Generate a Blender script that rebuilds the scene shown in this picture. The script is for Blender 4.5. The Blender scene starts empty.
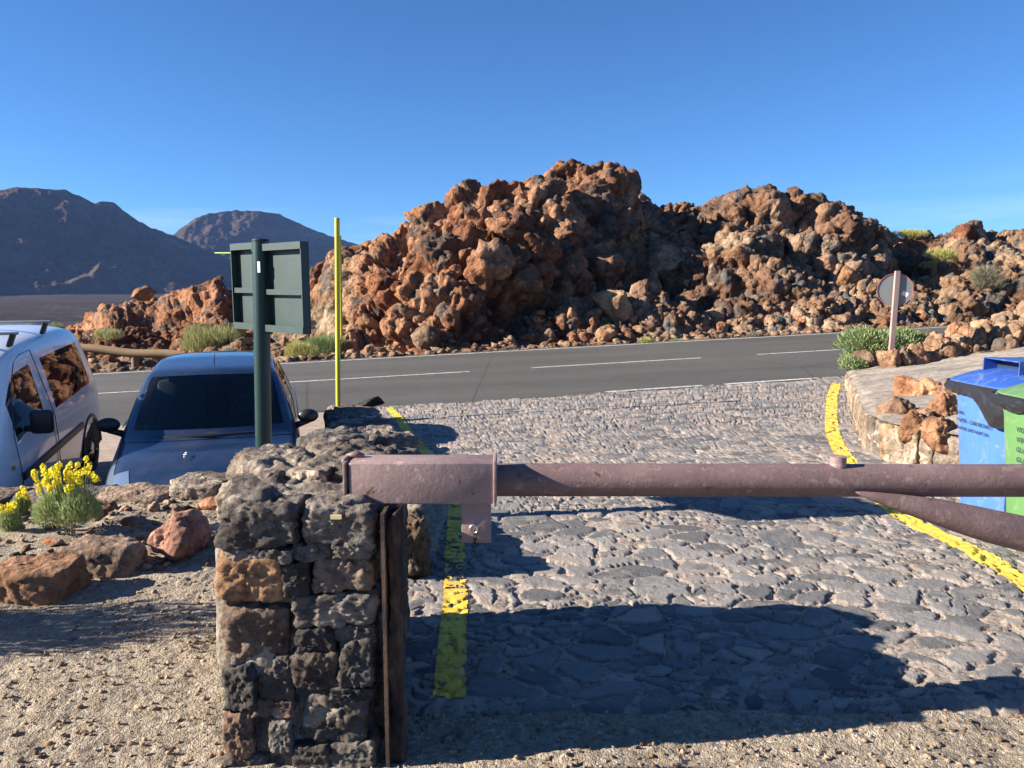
import bpy, bmesh, math, random
import numpy as np
from mathutils import Vector, Matrix, Euler
R = math.radians
sc = bpy.context.scene
col = sc.collection

# ---------------------------------------------------------------- camera
F = 769.0; HOR = 285.0
PITCH = math.atan((384 - HOR) / F)
CAMZ = 1.55
cam = bpy.data.cameras.new('camera'); camo = bpy.data.objects.new('camera', cam); col.objects.link(camo)
cam.sensor_width = 36; cam.lens = 36 * F / 1024
cam.clip_start = 0.05; cam.clip_end = 30000
camo.location = (0, 0, CAMZ); camo.rotation_euler = (math.pi / 2 - PITCH, 0, 0)
sc.camera = camo

# ---------------------------------------------------------------- sky, sun, exposure
SUN_EL = 24.0; SUN_AZ = 7.8          # sun stands to the left, a little behind the camera
sd = Vector((-math.cos(R(SUN_EL)) * math.cos(R(SUN_AZ)), -math.cos(R(SUN_EL)) * math.sin(R(SUN_AZ)), math.sin(R(SUN_EL))))
w = bpy.data.worlds.new('World'); sc.world = w; w.use_nodes = True
nt = w.node_tree; bg = nt.nodes['Background']
sky = nt.nodes.new('ShaderNodeTexSky'); sky.sky_type = 'NISHITA'; sky.sun_disc = False
sky.sun_elevation = R(SUN_EL); sky.sun_rotation = math.atan2(sd.x, sd.y)
sky.altitude = 2200; sky.air_density = 1.0; sky.dust_density = 0.0; sky.ozone_density = 5.0
tcw = nt.nodes.new('ShaderNodeTexCoord'); sx = nt.nodes.new('ShaderNodeSeparateXYZ'); nt.links.new(tcw.outputs['Generated'], sx.inputs[0])
mpw = nt.nodes.new('ShaderNodeMapping'); mpw.inputs['Scale'].default_value = (1.2, 1.2, 13); mpw.inputs['Rotation'].default_value = (R(4), R(-5), 0); nt.links.new(tcw.outputs['Generated'], mpw.inputs[0])
cn = nt.nodes.new('ShaderNodeTexNoise'); cn.inputs['Scale'].default_value = 2.3; cn.inputs['Detail'].default_value = 7; cn.inputs['Roughness'].default_value = .55; nt.links.new(mpw.outputs[0], cn.inputs['Vector'])
c1 = nt.nodes.new('ShaderNodeMapRange'); c1.inputs[1].default_value = .52; c1.inputs[2].default_value = .78; c1.inputs[3].default_value = 0; c1.inputs[4].default_value = .55; nt.links.new(cn.outputs['Fac'], c1.inputs[0])
c2 = nt.nodes.new('ShaderNodeMapRange'); c2.inputs[1].default_value = .04; c2.inputs[2].default_value = .15; c2.inputs[3].default_value = 1; c2.inputs[4].default_value = 0; nt.links.new(sx.outputs[2], c2.inputs[0])
c3 = nt.nodes.new('ShaderNodeMath'); c3.operation = 'MULTIPLY'; nt.links.new(c1.outputs[0], c3.inputs[0]); nt.links.new(c2.outputs[0], c3.inputs[1])
gr_ = nt.nodes.new('ShaderNodeMix'); gr_.data_type = 'RGBA'; gr_.blend_type = 'MULTIPLY'; gr_.inputs[0].default_value = 1; gr_.inputs[7].default_value = (.62, .95, 1.20, 1); nt.links.new(sky.outputs[0], gr_.inputs[6])
cm = nt.nodes.new('ShaderNodeMix'); cm.data_type = 'RGBA'; nt.links.new(c3.outputs[0], cm.inputs[0]); nt.links.new(gr_.outputs[2], cm.inputs[6]); cm.inputs[7].default_value = (6.0, 7.2, 8.4, 1)
nt.links.new(cm.outputs[2], bg.inputs[0]); bg.inputs[1].default_value = 0.05
sl = bpy.data.lights.new('sun', 'SUN'); sl.energy = 5.0; sl.angle = R(0.4); sl.color = (1.0, 0.92, 0.79)
so = bpy.data.objects.new('sun', sl); col.objects.link(so)
so.rotation_euler = sd.to_track_quat('Z', 'Y').to_euler()
sc.view_settings.view_transform = 'Standard'; sc.view_settings.look = 'None'
sc.view_settings.exposure = 1.5; sc.view_settings.gamma = 1
sc.view_settings.use_curve_mapping = False
sc.cycles.volume_bounces = 0

# ---------------------------------------------------------------- helpers
def P(px, py, Y):
    """point seen at photo pixel (px,py) lying at depth Y in the place"""
    f = np.array([0, math.cos(PITCH), -math.sin(PITCH)]); u = np.array([0, math.sin(PITCH), math.cos(PITCH)])
    d = f + np.array([1, 0, 0]) * (px - 512) / F + u * (384 - py) / F
    return np.array([0, 0, CAMZ]) + d * (Y / d[1])

def proj_y(Y, z):
    cy = Y * math.cos(PITCH) - (z - CAMZ) * math.sin(PITCH)
    up = Y * math.sin(PITCH) + (z - CAMZ) * math.cos(PITCH)
    return 384 - F * up / cy

def sm(a, b, x):
    t = np.clip((x - a) / (b - a), 0, 1); return t * t * (3 - 2 * t)

def hsh(ix, iy, iz, s):
    h = (ix.astype(np.uint32) * np.uint32(374761393) + iy.astype(np.uint32) * np.uint32(668265263)
         + iz.astype(np.uint32) * np.uint32(2246822519) + np.uint32((s * 3266489917) & 0xffffffff))
    h = (h ^ (h >> np.uint32(15))) * np.uint32(2246822519)
    h = (h ^ (h >> np.uint32(13))) * np.uint32(3266489917)
    return h ^ (h >> np.uint32(16))

def gn(p, s=0):
    i = np.floor(p).astype(np.int64); f = p - i
    u = f * f * f * (f * (f * 6 - 15) + 10)
    out = 0
    for a in (0, 1):
        wx = u[:, 0] if a else 1 - u[:, 0]
        for b in (0, 1):
            wy = u[:, 1] if b else 1 - u[:, 1]
            for c in (0, 1):
                wz = u[:, 2] if c else 1 - u[:, 2]
                h = hsh(i[:, 0] + a, i[:, 1] + b, i[:, 2] + c, s)
                g = ((h & np.uint32(255)).astype(float) / 127.5 - 1) * (f[:, 0] - a) \
                    + (((h >> np.uint32(8)) & np.uint32(255)).astype(float) / 127.5 - 1) * (f[:, 1] - b) \
                    + (((h >> np.uint32(16)) & np.uint32(255)).astype(float) / 127.5 - 1) * (f[:, 2] - c)
                out = out + wx * wy * wz * g
    return out * 1.2

def fbm(p, o=4, s=0, gain=0.5, lac=2.03):
    a = 1.0; t = 0; q = np.array(p, float)
    for k in range(o):
        t = t + a * gn(q, s + k * 17); a *= gain; q = q * lac + 3.7
    return t

def ridged(p, o=4, s=0):
    a = 1.0; t = 0; q = np.array(p, float)
    for k in range(o):
        t = t + a * (1 - np.abs(gn(q, s + k * 13)) * 2.2); a *= 0.5; q = q * 2.1 + 1.3
    return t / 1.9

def worley(p, s=0, two_d=False, jit=0.9):
    i = np.floor(p).astype(np.int64)
    n = len(p); F1 = np.full(n, 9.0); F2 = np.full(n, 9.0)
    best = np.zeros(n, np.uint32); off = np.zeros((n, 3))
    rz = (0,) if two_d else (-1, 0, 1)
    for a in (-1, 0, 1):
        for b in (-1, 0, 1):
            for c in rz:
                h = hsh(i[:, 0] + a, i[:, 1] + b, i[:, 2] + c, s)
                dx = i[:, 0] + a + 0.5 + jit * ((h & np.uint32(1023)) / 1023.0 - .5) - p[:, 0]
                dy = i[:, 1] + b + 0.5 + jit * (((h >> np.uint32(10)) & np.uint32(1023)) / 1023.0 - .5) - p[:, 1]
                dz = 0 * dx if two_d else i[:, 2] + c + 0.5 + jit * (((h >> np.uint32(20)) & np.uint32(1023)) / 1023.0 - .5) - p[:, 2]
                d = np.sqrt(dx * dx + dy * dy + dz * dz)
                m = d < F1
                F2 = np.where(m, F1, np.minimum(F2, d)); F1 = np.where(m, d, F1)
                best = np.where(m, h, best)
                off[m] = np.stack([dx, dy, dz], 1)[m]
    b2 = (best * np.uint32(2654435761)) ^ (best >> np.uint32(7))
    rn = np.stack([(b2 & np.uint32(1023)), ((b2 >> np.uint32(10)) & np.uint32(1023)), ((b2 >> np.uint32(20)) & np.uint32(1023))], 1) / 1023.0
    return F1, F2, rn, off

def crag(p, s=0, size=1.0, tilt=0.4, step=0.3, crease=0.2, dome=0.35):
    q = p / size
    F1, F2, rn, off = worley(q, s)
    d = -np.sum(off * (rn * 2 - 1), 1) * tilt + (rn[:, 0] - .5) * step + dome * np.sqrt(np.clip(1 - (F1 / .85) ** 2, 0, 1)) - dome * .5
    d = d - crease * (1 - sm(0, 0.2, F2 - F1))
    return d * size

def mesh(name, V, Fc, mat=None, parent=None, smooth=False, attr=None, mats=None, midx=None):
    me = bpy.data.meshes.new(name)
    V = np.asarray(V, np.float32)
    if len(Fc) and not isinstance(Fc, np.ndarray):
        me.from_pydata(V.tolist(), [], [list(f) for f in Fc])
    else:
        k = Fc.shape[1]; m = len(Fc)
        me.vertices.add(len(V)); me.vertices.foreach_set('co', V.ravel())
        me.loops.add(m * k); me.loops.foreach_set('vertex_index', Fc.astype(np.int32).ravel())
        me.polygons.add(m); me.polygons.foreach_set('loop_start', np.arange(0, m * k, k, dtype=np.int32))
    me.update(calc_edges=True); me.validate()
    if attr is not None:
        for an, av in attr.items():
            ca = me.color_attributes.new(an, 'FLOAT_COLOR', 'POINT')
            c = np.ones((len(V), 4), np.float32); c[:, :av.shape[1]] = av
            ca.data.foreach_set('color', c.ravel())
    for mm in (mats if mats else [mat]):
        if mm is not None: me.materials.append(mm)
    if midx is not None: me.polygons.foreach_set('material_index', np.asarray(midx, np.int32))
    if smooth: me.polygons.foreach_set('use_smooth', np.ones(len(me.polygons), bool))
    o = bpy.data.objects.new(name, me); col.objects.link(o)
    if parent: o.parent = parent
    return o

def grid_faces(nr, nc, keep=None):
    a = np.arange(nr * nc).reshape(nr, nc)
    f = np.stack([a[:-1, :-1].ravel(), a[:-1, 1:].ravel(), a[1:, 1:].ravel(), a[1:, :-1].ravel()], 1)
    return f if keep is None else f[keep.ravel()]

def tag(o, label=None, cat=None, group=None, kind=None):
    if label: o['label'] = label
    if cat: o['category'] = cat
    if group: o['group'] = group
    if kind: o['kind'] = kind
    return o
def empty(name, loc, rz=0, label=None, cat=None, group=None):
    o = bpy.data.objects.new(name, None); col.objects.link(o); o.empty_display_size = .1
    o.location = loc; o.rotation_euler = (0, 0, rz); tag(o, label, cat, group); return o

class MB:
    """collects shapes for ONE mesh"""
    def __init__(s): s.V = []; s.F = []; s.n = 0; s.C = []
    def add(s, V, Fc, c=None):
        V = np.asarray(V, float); s.V.append(V)
        s.F += [[int(i) + s.n for i in f] for f in Fc]; s.n += len(V)
        s.C.append(np.tile(np.array(c if c is not None else (1, 1, 1)), (len(V), 1)))
    def box(s, c, d, rot=None, bev=0.0, col_=None):
        c = np.array(c, float); h = np.array(d, float) / 2
        if bev <= 0:
            V = np.array([[x, y, z] for x in (-1, 1) for y in (-1, 1) for z in (-1, 1)]) * h
            Fc = [(0, 1, 3, 2), (4, 6, 7, 5), (0, 4, 5, 1), (2, 3, 7, 6), (0, 2, 6, 4), (1, 5, 7, 3)]
        else:
            bm = bmesh.new(); bmesh.ops.create_cube(bm, size=1)
            for v in bm.verts: v.co = Vector((v.co.x * h[0] * 2, v.co.y * h[1] * 2, v.co.z * h[2] * 2))
            bmesh.ops.bevel(bm, geom=list(bm.edges), offset=bev, segments=2, affect='EDGES', profile=.5)
            V = np.array([v.co[:] for v in bm.verts]); Fc = [[v.index for v in f.verts] for f in bm.faces]; bm.free()
        if rot is not None: V = V @ np.array(Euler(rot).to_matrix()).T
        s.add(V + c, Fc, col_)
    def tube(s, pts, r, n=12, caps=True, col_=None):
        pts = [Vector(p) for p in pts]; rr = r if hasattr(r, '__len__') else [r] * len(pts)
        V = []; prev = None
        for i, p in enumerate(pts):
            t = (pts[min(i + 1, len(pts) - 1)] - pts[max(i - 1, 0)]).normalized()
            if prev is None:
                a = t.orthogonal().normalized()
            else:
                a = (prev - t * prev.dot(t)).normalized()
            prev = a; b = t.cross(a)
            for k in range(n):
                th = 2 * math.pi * k / n
                V.append((p + (a * math.cos(th) + b * math.sin(th)) * rr[i])[:])
        Fc = []
        for i in range(len(pts) - 1):
            for k in range(n):
                k2 = (k + 1) % n
                Fc.append((i * n + k, i * n + k2, (i + 1) * n + k2, (i + 1) * n + k))
        if caps: Fc += [tuple(range(n))[::-1], tuple(range((len(pts) - 1) * n, len(pts) * n))]
        s.add(V, Fc, col_)
    def build(s, name, mat, parent=None, smooth=False, autos=None):
        o = mesh(name, np.concatenate(s.V), s.F, mat, parent, smooth, attr={'tint': np.concatenate(s.C)})
        if autos is not None:
            me = o.data; me.polygons.foreach_set('use_smooth', np.ones(len(me.polygons), bool))
            bm = bmesh.new(); bm.from_mesh(me)
            for e in bm.edges:
                if len(e.link_faces) == 2 and e.calc_face_angle(0) > R(autos): e.smooth = False
            bm.to_mesh(me); bm.free()
        return o

_ico = {}
def ico(k):
    if k not in _ico:
        bm = bmesh.new(); bmesh.ops.create_icosphere(bm, subdivisions=k, radius=1)
        _ico[k] = (np.array([v.co[:] for v in bm.verts]), np.array([[v.index for v in f.verts] for f in bm.faces])); bm.free()
    return _ico[k]

def rock(seed, dims, k=4, boxy=0.0, rough=0.05, pw=14, planes=16):
    """faceted boulder: returns V,F around the origin, dims = full size"""
    rs = np.random.RandomState(seed); D, Fc = ico(k)
    n = rs.normal(size=(planes, 3)); n /= np.linalg.norm(n, axis=1)[:, None]; h = rs.uniform(.68, 1.0, planes)
    if boxy > 0:
        bx_ = np.array([[1, 0, 0], [-1, 0, 0], [0, 1, 0], [0, -1, 0], [0, 0, 1], [0, 0, -1]], float) + rs.normal(size=(6, 3)) * .06
        bx_ /= np.linalg.norm(bx_, axis=1)[:, None]
        n = np.concatenate([n * 1.0, bx_]); h = np.concatenate([h * .25 + 1.02, np.full(6, .78 + .08 * (1 - boxy))])
    q = np.clip(D @ n.T, 0, None) / h
    r = np.sum(q ** pw, 1) ** (-1.0 / pw)
    V = D * r[:, None]; V /= np.abs(V).max(0)
    V = V * np.array(dims) / 2
    s_ = max(dims); o_ = seed * 7.31
    nz = fbm(V / s_ * 3 + o_, 7 if k >= 5 else 5, seed, .6) 
    if boxy > .5:
        nz = .5 * fbm(V / s_ * 3 + o_, 3, seed) + .8 * fbm(V / s_ * 9 + o_, 5, seed + 2, .62)
        nz = nz + .9 * crag(V / s_ * 2.6 + o_, seed + 4, .8, .55, .45, .25, .1) / .8 - .5 * np.clip(fbm(V / s_ * 14 + o_, 3, seed + 5), 0, 1)
    elif k >= 4: nz = nz + .55 * crag(V / s_ * 3.2 + o_, seed, .8, .5, .35, .3, .35) / .8 - .25 * np.clip(fbm(V / s_ * 11 + o_, 3, seed + 5), 0, 1)
    return V + D * (nz[:, None] * rough * s_), Fc

def rotz(V, a): 
    c, s_ = math.cos(a), math.sin(a); return V @ np.array([[c, s_, 0], [-s_, c, 0], [0, 0, 1]])

# ---------------------------------------------------------------- material helpers
class NT:
    def __init__(s, name):
        s.m = bpy.data.materials.new(name); s.m.use_nodes = True; s.t = s.m.node_tree
        s.b = s.t.nodes['Principled BSDF']; s.out = s.t.nodes['Material Output']
    def n(s, ty, **kw):
        nd = s.t.nodes.new('ShaderNode' + ty)
        for k, v in kw.items(): setattr(nd, k, v)
        return nd
    def l(s, a, b): s.t.links.new(a, b)
    def pos(s, space='Position'):
        if space == 'Object': return s.n('TexCoord').outputs['Object']
        return s.n('NewGeometry').outputs['Position']
    def noise(s, scale, detail=6, rough=.6, co=None, dist=0, stretch=None):
        nd = s.n('TexNoise'); nd.inputs['Scale'].default_value = scale; nd.inputs['Detail'].default_value = detail
        nd.inputs['Roughness'].default_value = rough; nd.inputs['Distortion'].default_value = dist
        c = co or s.pos()
        if stretch:
            mp = s.n('Mapping'); mp.inputs['Scale'].default_value = stretch; s.l(c, mp.inputs[0]); c = mp.outputs[0]
        s.l(c, nd.inputs['Vector']); return nd.outputs['Fac']
    def vor(s, scale, feat='F1', co=None, out='Distance'):
        nd = s.n('TexVoronoi', feature=feat); nd.inputs['Scale'].default_value = scale
        s.l(co or s.pos(), nd.inputs['Vector']); return nd.outputs[out]
    def ramp(s, fac, stops, interp='LINEAR'):
        nd = s.n('ValToRGB'); cr = nd.color_ramp; cr.interpolation = interp
        while len(cr.elements) < len(stops): cr.elements.new(.5)
        for e, (p, c) in zip(cr.elements, stops):
            e.position = p; e.color = (*c, 1) if len(c) == 3 else c
        s.l(fac, nd.inputs[0]); return nd.outputs[0]
    def f(s, v):
        return v
    def mix(s, fac, a, b, mode='MIX'):
        nd = s.n('Mix', data_type='RGBA', blend_type=mode)
        for sock, v in ((nd.inputs[0], fac), (nd.inputs[6], a), (nd.inputs[7], b)):
            if isinstance(v, (int, float)): sock.default_value = v
            elif isinstance(v, tuple): sock.default_value = (*v, 1)
            else: s.l(v, sock)
        return nd.outputs[2]
    def math(s, op, a, b=0, clamp=False):
        nd = s.n('Math', operation=op, use_clamp=clamp)
        for sock, v in ((nd.inputs[0], a), (nd.inputs[1], b)):
            if isinstance(v, (int, float)): sock.default_value = v
            else: s.l(v, sock)
        return nd.outputs[0]
    def attr(s, name):
        nd = s.n('Attribute', attribute_name=name); return nd.outputs['Color']
    def sep(s, c):
        nd = s.n('SeparateColor'); s.l(c, nd.inputs[0]); return nd.outputs
    def bump(s, h, strength=.5, dist=.02, prev=None):
        nd = s.n('Bump'); nd.inputs['Strength'].default_value = strength; nd.inputs['Distance'].default_value = dist
        s.l(h, nd.inputs['Height'])
        if prev: s.l(prev, nd.inputs['Normal'])
        return nd.outputs[0]
    def done(s, color=None, rough=.9, nrm=None, metal=0, spec=None, coat=0):
        if color is not None:
            if isinstance(color, tuple): s.b.inputs['Base Color'].default_value = (*color, 1)
            else: s.l(color, s.b.inputs['Base Color'])
        if isinstance(rough, (int, float)): s.b.inputs['Roughness'].default_value = rough
        else: s.l(rough, s.b.inputs['Roughness'])
        s.b.inputs['Metallic'].default_value = metal
        if spec is not None: s.b.inputs['Specular IOR Level'].default_value = spec
        if coat: s.b.inputs['Coat Weight'].default_value = coat; s.b.inputs['Coat Roughness'].default_value = .03
        if nrm is not None: s.l(nrm, s.b.inputs['Normal'])
        return s.m

def rock_mat(name, stops, s1=.35, s2=2.5, fine=14, bump=.03, tint=False, spots=None, pit=0.5):
    t = NT(name)
    base = t.ramp(t.noise(s1, 7, .62, dist=.4), stops)
    base = t.mix(t.ramp(t.noise(s2, 6, .65), [(.38, (0, 0, 0)), (.62, (1, 1, 1))]), base, t.mix(1.0, base, (.62, .58, .55), 'MULTIPLY'))
    if spots: base = t.mix(t.ramp(t.noise(s2 * .7, 5, .6, dist=.6), [(spots[0], (0, 0, 0)), (spots[0] + .06, (1, 1, 1))]), base, spots[1])
    if tint: base = t.mix(1.0, base, t.attr('tint'), 'MULTIPLY')
    vd = t.vor(fine, 'F1')
    dark = t.ramp(t.noise(fine * .8, 6, .7), [(.34, (.42, .4, .4)), (.5, (1, 1, 1)), (.75, (1.25, 1.22, 1.2))])
    base = t.mix(.85, base, dark, 'MULTIPLY')
    h = t.math('ADD', t.noise(fine * .5, 8, .72), t.math('MULTIPLY', vd, pit))
    return t.done(base, .95, t.bump(h, 1.0, bump), spec=.2)
def plain(name, c, rough=.5, metal=0, var=.15, sc_=6, bump=0, coat=0, spec=None):
    t = NT(name); n = t.noise(sc_, 5, .6, co=t.pos('Object'))
    cc = t.mix(n, tuple(min(1, x * (1 - var)) for x in c), tuple(min(1, x * (1 + var)) for x in c))
    nr = t.bump(t.noise(sc_ * 8, 4, .6, co=t.pos('Object')), .4, bump) if bump else None
    return t.done(cc, rough, nr, metal, spec, coat)
# ================================================================ ground heights
YN, YC, YF = 12.7, 17.05, 21.35; RS = 0.167     # road lines: Y = Yk + RS*X
def zroad(X, Y): return -0.45 + 0.04 * X + 0.008 * Y
def zdrive(X, Y):
    yn = YN + RS * X; t = np.clip((Y - 2.8) / (yn - 2.8), 0, 1.2)
    ze = zroad(X, yn)
    return ze * (t ** 1.15) 
def lerp_pts(x, pts):
    a = np.array(pts, float); return np.interp(x, a[:, 0], a[:, 1])
# left wall right face X(Y), right kerb inner X(Y)
WL = [(4.0, -.47), (5.4, -.67), (6.5, -.88), (8.5, -1.38), (10.0, -1.78), (12.6, -2.4)]
def cob_h(X, Y):
    """cobble relief + masks"""
    P3 = np.stack([X, Y, 0 * X], 1)
    wob = 1.3 * fbm(P3 * 2.6, 4, 5, .6); wob2 = 1.2 * fbm(P3 * 2.6 + 40, 4, 6, .6)
    ang = fbm(P3 * .25 + 9, 2, 8) * .8
    q = np.stack([(X + .055 * wob) / .225 + .3 * ang, (Y + .07 * wob2) / .155, 0 * X], 1)
    F1, F2, rn, off = worley(q, 3, True, .95)
    G1, G2, rn2, off2 = worley(q * 1.9 + 31, 13, True, .95)
    pick = (fbm(P3 * 1.3 + 70, 3, 77) + .25 * (rn[:, 1] - .5)) > .09
    e = np.where(pick, (G2 - G1) * .8, F2 - F1); rn = np.where(pick[:, None], rn2, rn); off = np.where(pick[:, None], off2, off)
    bury = .0 + rn[:, 0] * .12 + .13 * np.clip(fbm(P3 * .9 + 3, 3, 21) + .1, -.3, 1)
    rough = fbm(P3 * 14, 4, 31)
    m = sm(.04 + bury, .10 + bury, e + .05 * rough + .03 * fbm(P3 * 40, 2, 33))
    m = np.where(rn[:, 2] > .93, m * .25, m)
    jt = np.exp(-((e - .03 - bury) / .035) ** 2) * np.clip(.5 + 1.6 * fbm(P3 * 1.7 + 5, 3, 71), 0, 1.2)
    h = m * (.006 + .008 * rn[:, 1]) - .007 * jt + m * (off[:, 0] * (rn[:, 1] - .5) + off[:, 1] * (rn[:, 0] - .5)) * .014
    h = h + rough * (.003 + .005 * (1 - m)) + fbm(P3 * .8, 3, 44) * .012
    return h, m, rn
def cob_z(X, Y): return zdrive(X, Y) + cob_h(X, Y)[0]

# ---------------------------------------------------------------- materials of the ground
t = NT('cobble_mat')
c = t.sep(t.attr('cob')); m_, r1, r2 = c[0], c[1], c[2]
stone = t.ramp(r1, [(0, (.13, .127, .13)), (.35, (.215, .205, .20)), (.6, (.30, .28, .265)), (.82, (.37, .335, .305)), (.93, (.48, .37, .30)), (1, (.27, .26, .26))])
stone = t.mix(t.noise(9, 7, .7), stone, t.mix(1.0, stone, (.55, .57, .6), 'MULTIPLY'))
stone = t.mix(t.ramp(t.noise(3, 6, .65), [(.5, (0, 0, 0)), (.68, (.7, .7, .7))]), stone, (.36, .31, .275))
mort = t.ramp(t.noise(5, 7, .68), [(.3, (.26, .21, .175)), (.5, (.40, .325, .27)), (.7, (.50, .41, .34))])
mort = t.mix(t.ramp(t.noise(38, 5, .6), [(.36, (1, 1, 1)), (.48, (0, 0, 0))]), mort, (.16, .135, .12))
mk = t.math('ADD', m_, t.math('MULTIPLY', t.math('SUBTRACT', t.noise(30, 6, .7), .5), .7), clamp=True)
jd = t.ramp(t.math('ABSOLUTE', t.math('SUBTRACT', m_, .32)), [(.0, (.42, .38, .36)), (.26, (1, 1, 1))])
cc = t.mix(t.ramp(mk, [(.35, (0, 0, 0)), (.65, (1, 1, 1))]), mort, stone)
cc = t.mix(t.ramp(t.noise(3, 4, .5), [(.4, (.2, .2, .2)), (.6, (.9, .9, .9))]), cc, t.mix(1.0, cc, jd, 'MULTIPLY'))
hh = t.math('ADD', t.noise(28, 8, .72), t.math('MULTIPLY', t.noise(120, 4, .6), .35))
COB = t.done(cc, .85, t.bump(hh, 1.0, .014), spec=.3)

t = NT('gravel_mat')
v = t.vor(60, 'F1', out='Color'); vs = t.sep(v)
base = t.ramp(t.noise(1.6, 6, .6), [(.3, (.27, .21, .145)), (.55, (.40, .32, .225)), (.8, (.48, .39, .28))])
peb = t.ramp(vs[0], [(0, (.17, .145, .125)), (.45, (.33, .27, .21)), (.8, (.42, .35, .28)), (1, (.52, .45, .38))])
base = t.mix(t.ramp(t.noise(24, 6, .7), [(.4, (0, 0, 0)), (.56, (.9, .9, .9))]), base, peb)
h1 = t.math('MULTIPLY', t.vor(85, 'F1'), -.35)
hh = t.math('ADD', h1, t.math('ADD', t.math('MULTIPLY', t.vor(190, 'F1'), -.25), t.noise(18, 10, .72)))
GRAV = t.done(base, .95, t.bump(hh, 1.0, .022), spec=.2)

t = NT('asphalt_mat')
v = t.sep(t.vor(180, 'F1', out='Color'))
a = t.ramp(v[0], [(0, (.055, .052, .049)), (.6, (.085, .080, .075)), (1, (.16, .15, .14))])
wear = t.mix(1.0, t.ramp(t.noise(.5, 5, .55, stretch=(.25, 1.6, 1)), [(.3, (.74, .74, .74)), (.7, (1.12, 1.11, 1.09))]), t.ramp(t.noise(2.5, 8, .75), [(.3, (.8, .8, .8)), (.42, (1, 1, 1)), (.7, (1.1, 1.09, 1.07))]), 'MULTIPLY')
ck = t.vor(.16, 'DISTANCE_TO_EDGE', co=t.mix(.06, t.pos(), t.n('TexNoise').outputs['Color'])); wear = t.mix(1.0, wear, t.ramp(ck, [(.0, (.62, .62, .62)), (.0012, (.7, .7, .7)), (.003, (1, 1, 1))]), 'MULTIPLY')
a = t.mix(1.0, a, wear, 'MULTIPLY')
ASPH = t.done(a, .85, t.bump(t.vor(180, 'F1'), .5, .006), spec=.35)
t = NT('road_paint')
WHITEP = t.done(t.ramp(t.noise(12, 8, .75), [(.36, (.12, .115, .11)), (.46, (.45, .44, .41)), (.6, (.70, .69, .66))]), .7)
t = NT('yellow_paint')
YEL = t.done(t.mix(t.ramp(t.noise(22, 8, .78), [(.35, (0, 0, 0)), (.50, (1, 1, 1))]), (.34, .26, .13), t.ramp(t.noise(4, 5, .6), [(.3, (.72, .46, .05)), (.7, (.86, .58, .05))])), .7, t.bump(t.noise(40, 6, .7), .8, .008))
t = NT('paver_mat')
br = t.n('TexBrick'); mp = t.n('Mapping'); t.l(t.pos(), mp.inputs[0]); mp.inputs['Rotation'].default_value = (0, 0, R(9.5))
t.l(mp.outputs[0], br.inputs['Vector'])
br.inputs['Color1'].default_value = (.36, .27, .21, 1); br.inputs['Color2'].default_value = (.44, .34, .27, 1); br.inputs['Mortar'].default_value = (.24, .19, .16, 1)
br.inputs['Scale'].default_value = 1; br.inputs['Brick Width'].default_value = .22; br.inputs['Row Height'].default_value = .11; br.inputs['Mortar Size'].default_value = .008
PAVER = t.done(t.mix(t.noise(.9, 5, .6), br.outputs[0], t.mix(1.0, br.outputs[0], (.7, .7, .72), 'MULTIPLY')), .9, t.bump(t.noise(30, 5, .6), .5, .01))

# ---------------------------------------------------------------- far base ground, one sheet to the horizon
def ground_far(X, Y):
    r = np.hypot(X, Y)
    z = -2.4 - 24 * sm(60, 330, r)
    p = np.stack([X, Y, 0 * X], 1)
    z = z + 1.2 * np.clip(ridged(p / 26, 4, 2), -1, 2) * sm(55, 120, r) + 2.5 * fbm(p / 160, 3, 4) * sm(100, 300, r)
    return z
nr, nc = 300, 900
rr = np.concatenate([[0], np.geomspace(8, 26000, nr - 1)])
th = np.concatenate([np.linspace(-48, 48, 640, endpoint=False), np.linspace(48, 312, nc - 639)]) * math.pi / 180
RRr, TT = np.meshgrid(rr, th, indexing='ij')
GX = (RRr * np.sin(TT)).ravel(); GY = (RRr * np.cos(TT)).ravel()
t = NT('lava_field')
cb = t.ramp(t.noise(.012, 6, .6), [(.3, (.035, .027, .027)), (.5, (.065, .05, .048)), (.7, (.11, .085, .075))])
cb = t.mix(t.ramp(t.noise(.12, 6, .7), [(.42, (0, 0, 0)), (.55, (1, 1, 1))]), cb, t.mix(1.0, cb, (.45, .42, .45), 'MULTIPLY'))
LAVA = t.done(cb, .95, t.bump(t.noise(.25, 8, .75), 1.0, 2.0), spec=.1)
tag(mesh('ground', np.stack([GX, GY, ground_far(GX, GY)], 1), grid_faces(nr, nc), LAVA, smooth=True), kind='structure')

# ---------------------------------------------------------------- gravel sheet near the camera
def wall_y(X): return 5.38 + .17 * np.maximum(X + 1.2, -3.6)      # front of the low kerb wall behind the bed
def gravel_h(X, Y):
    p = np.stack([X, Y, 0 * X], 1)
    z = .018 * fbm(p * 1.3, 4, 50) + .014 * fbm(p * 6, 5, 51) + .006 * fbm(p * 34, 3, 52)
    ed = 4.05 + .12 * X * 0 + .35 * sm(-1.0, -2.4, X) * 0 
    ed = lerp_pts(X, [(-6, 3.45), (-3.2, 3.75), (-2.2, 4.1), (-1.2, 4.5), (-.9, 4.4)])
    bed = sm(-.25, .25, Y - ed) * (1 - sm(-.75, -.35, X))
    z = z + .06 * bed + bed * .03 * fbm(p * 3, 3, 60)
    ins = sm(-.50, -.42, X) * sm(2.60, 2.72, Y + .05 * fbm(p * 3, 2, 61))
    z = z + .012 - .10 * ins
    gap = sm(-.95, -.6, X) * sm(3.3, 3.5, Y)
    return z - .06 * gap * (1 - ins)
xs = np.concatenate([np.linspace(-9, -2.6, 160, endpoint=False), np.linspace(-2.6, 2.6, 620, endpoint=False), np.linspace(2.6, 9, 160)])
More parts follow.
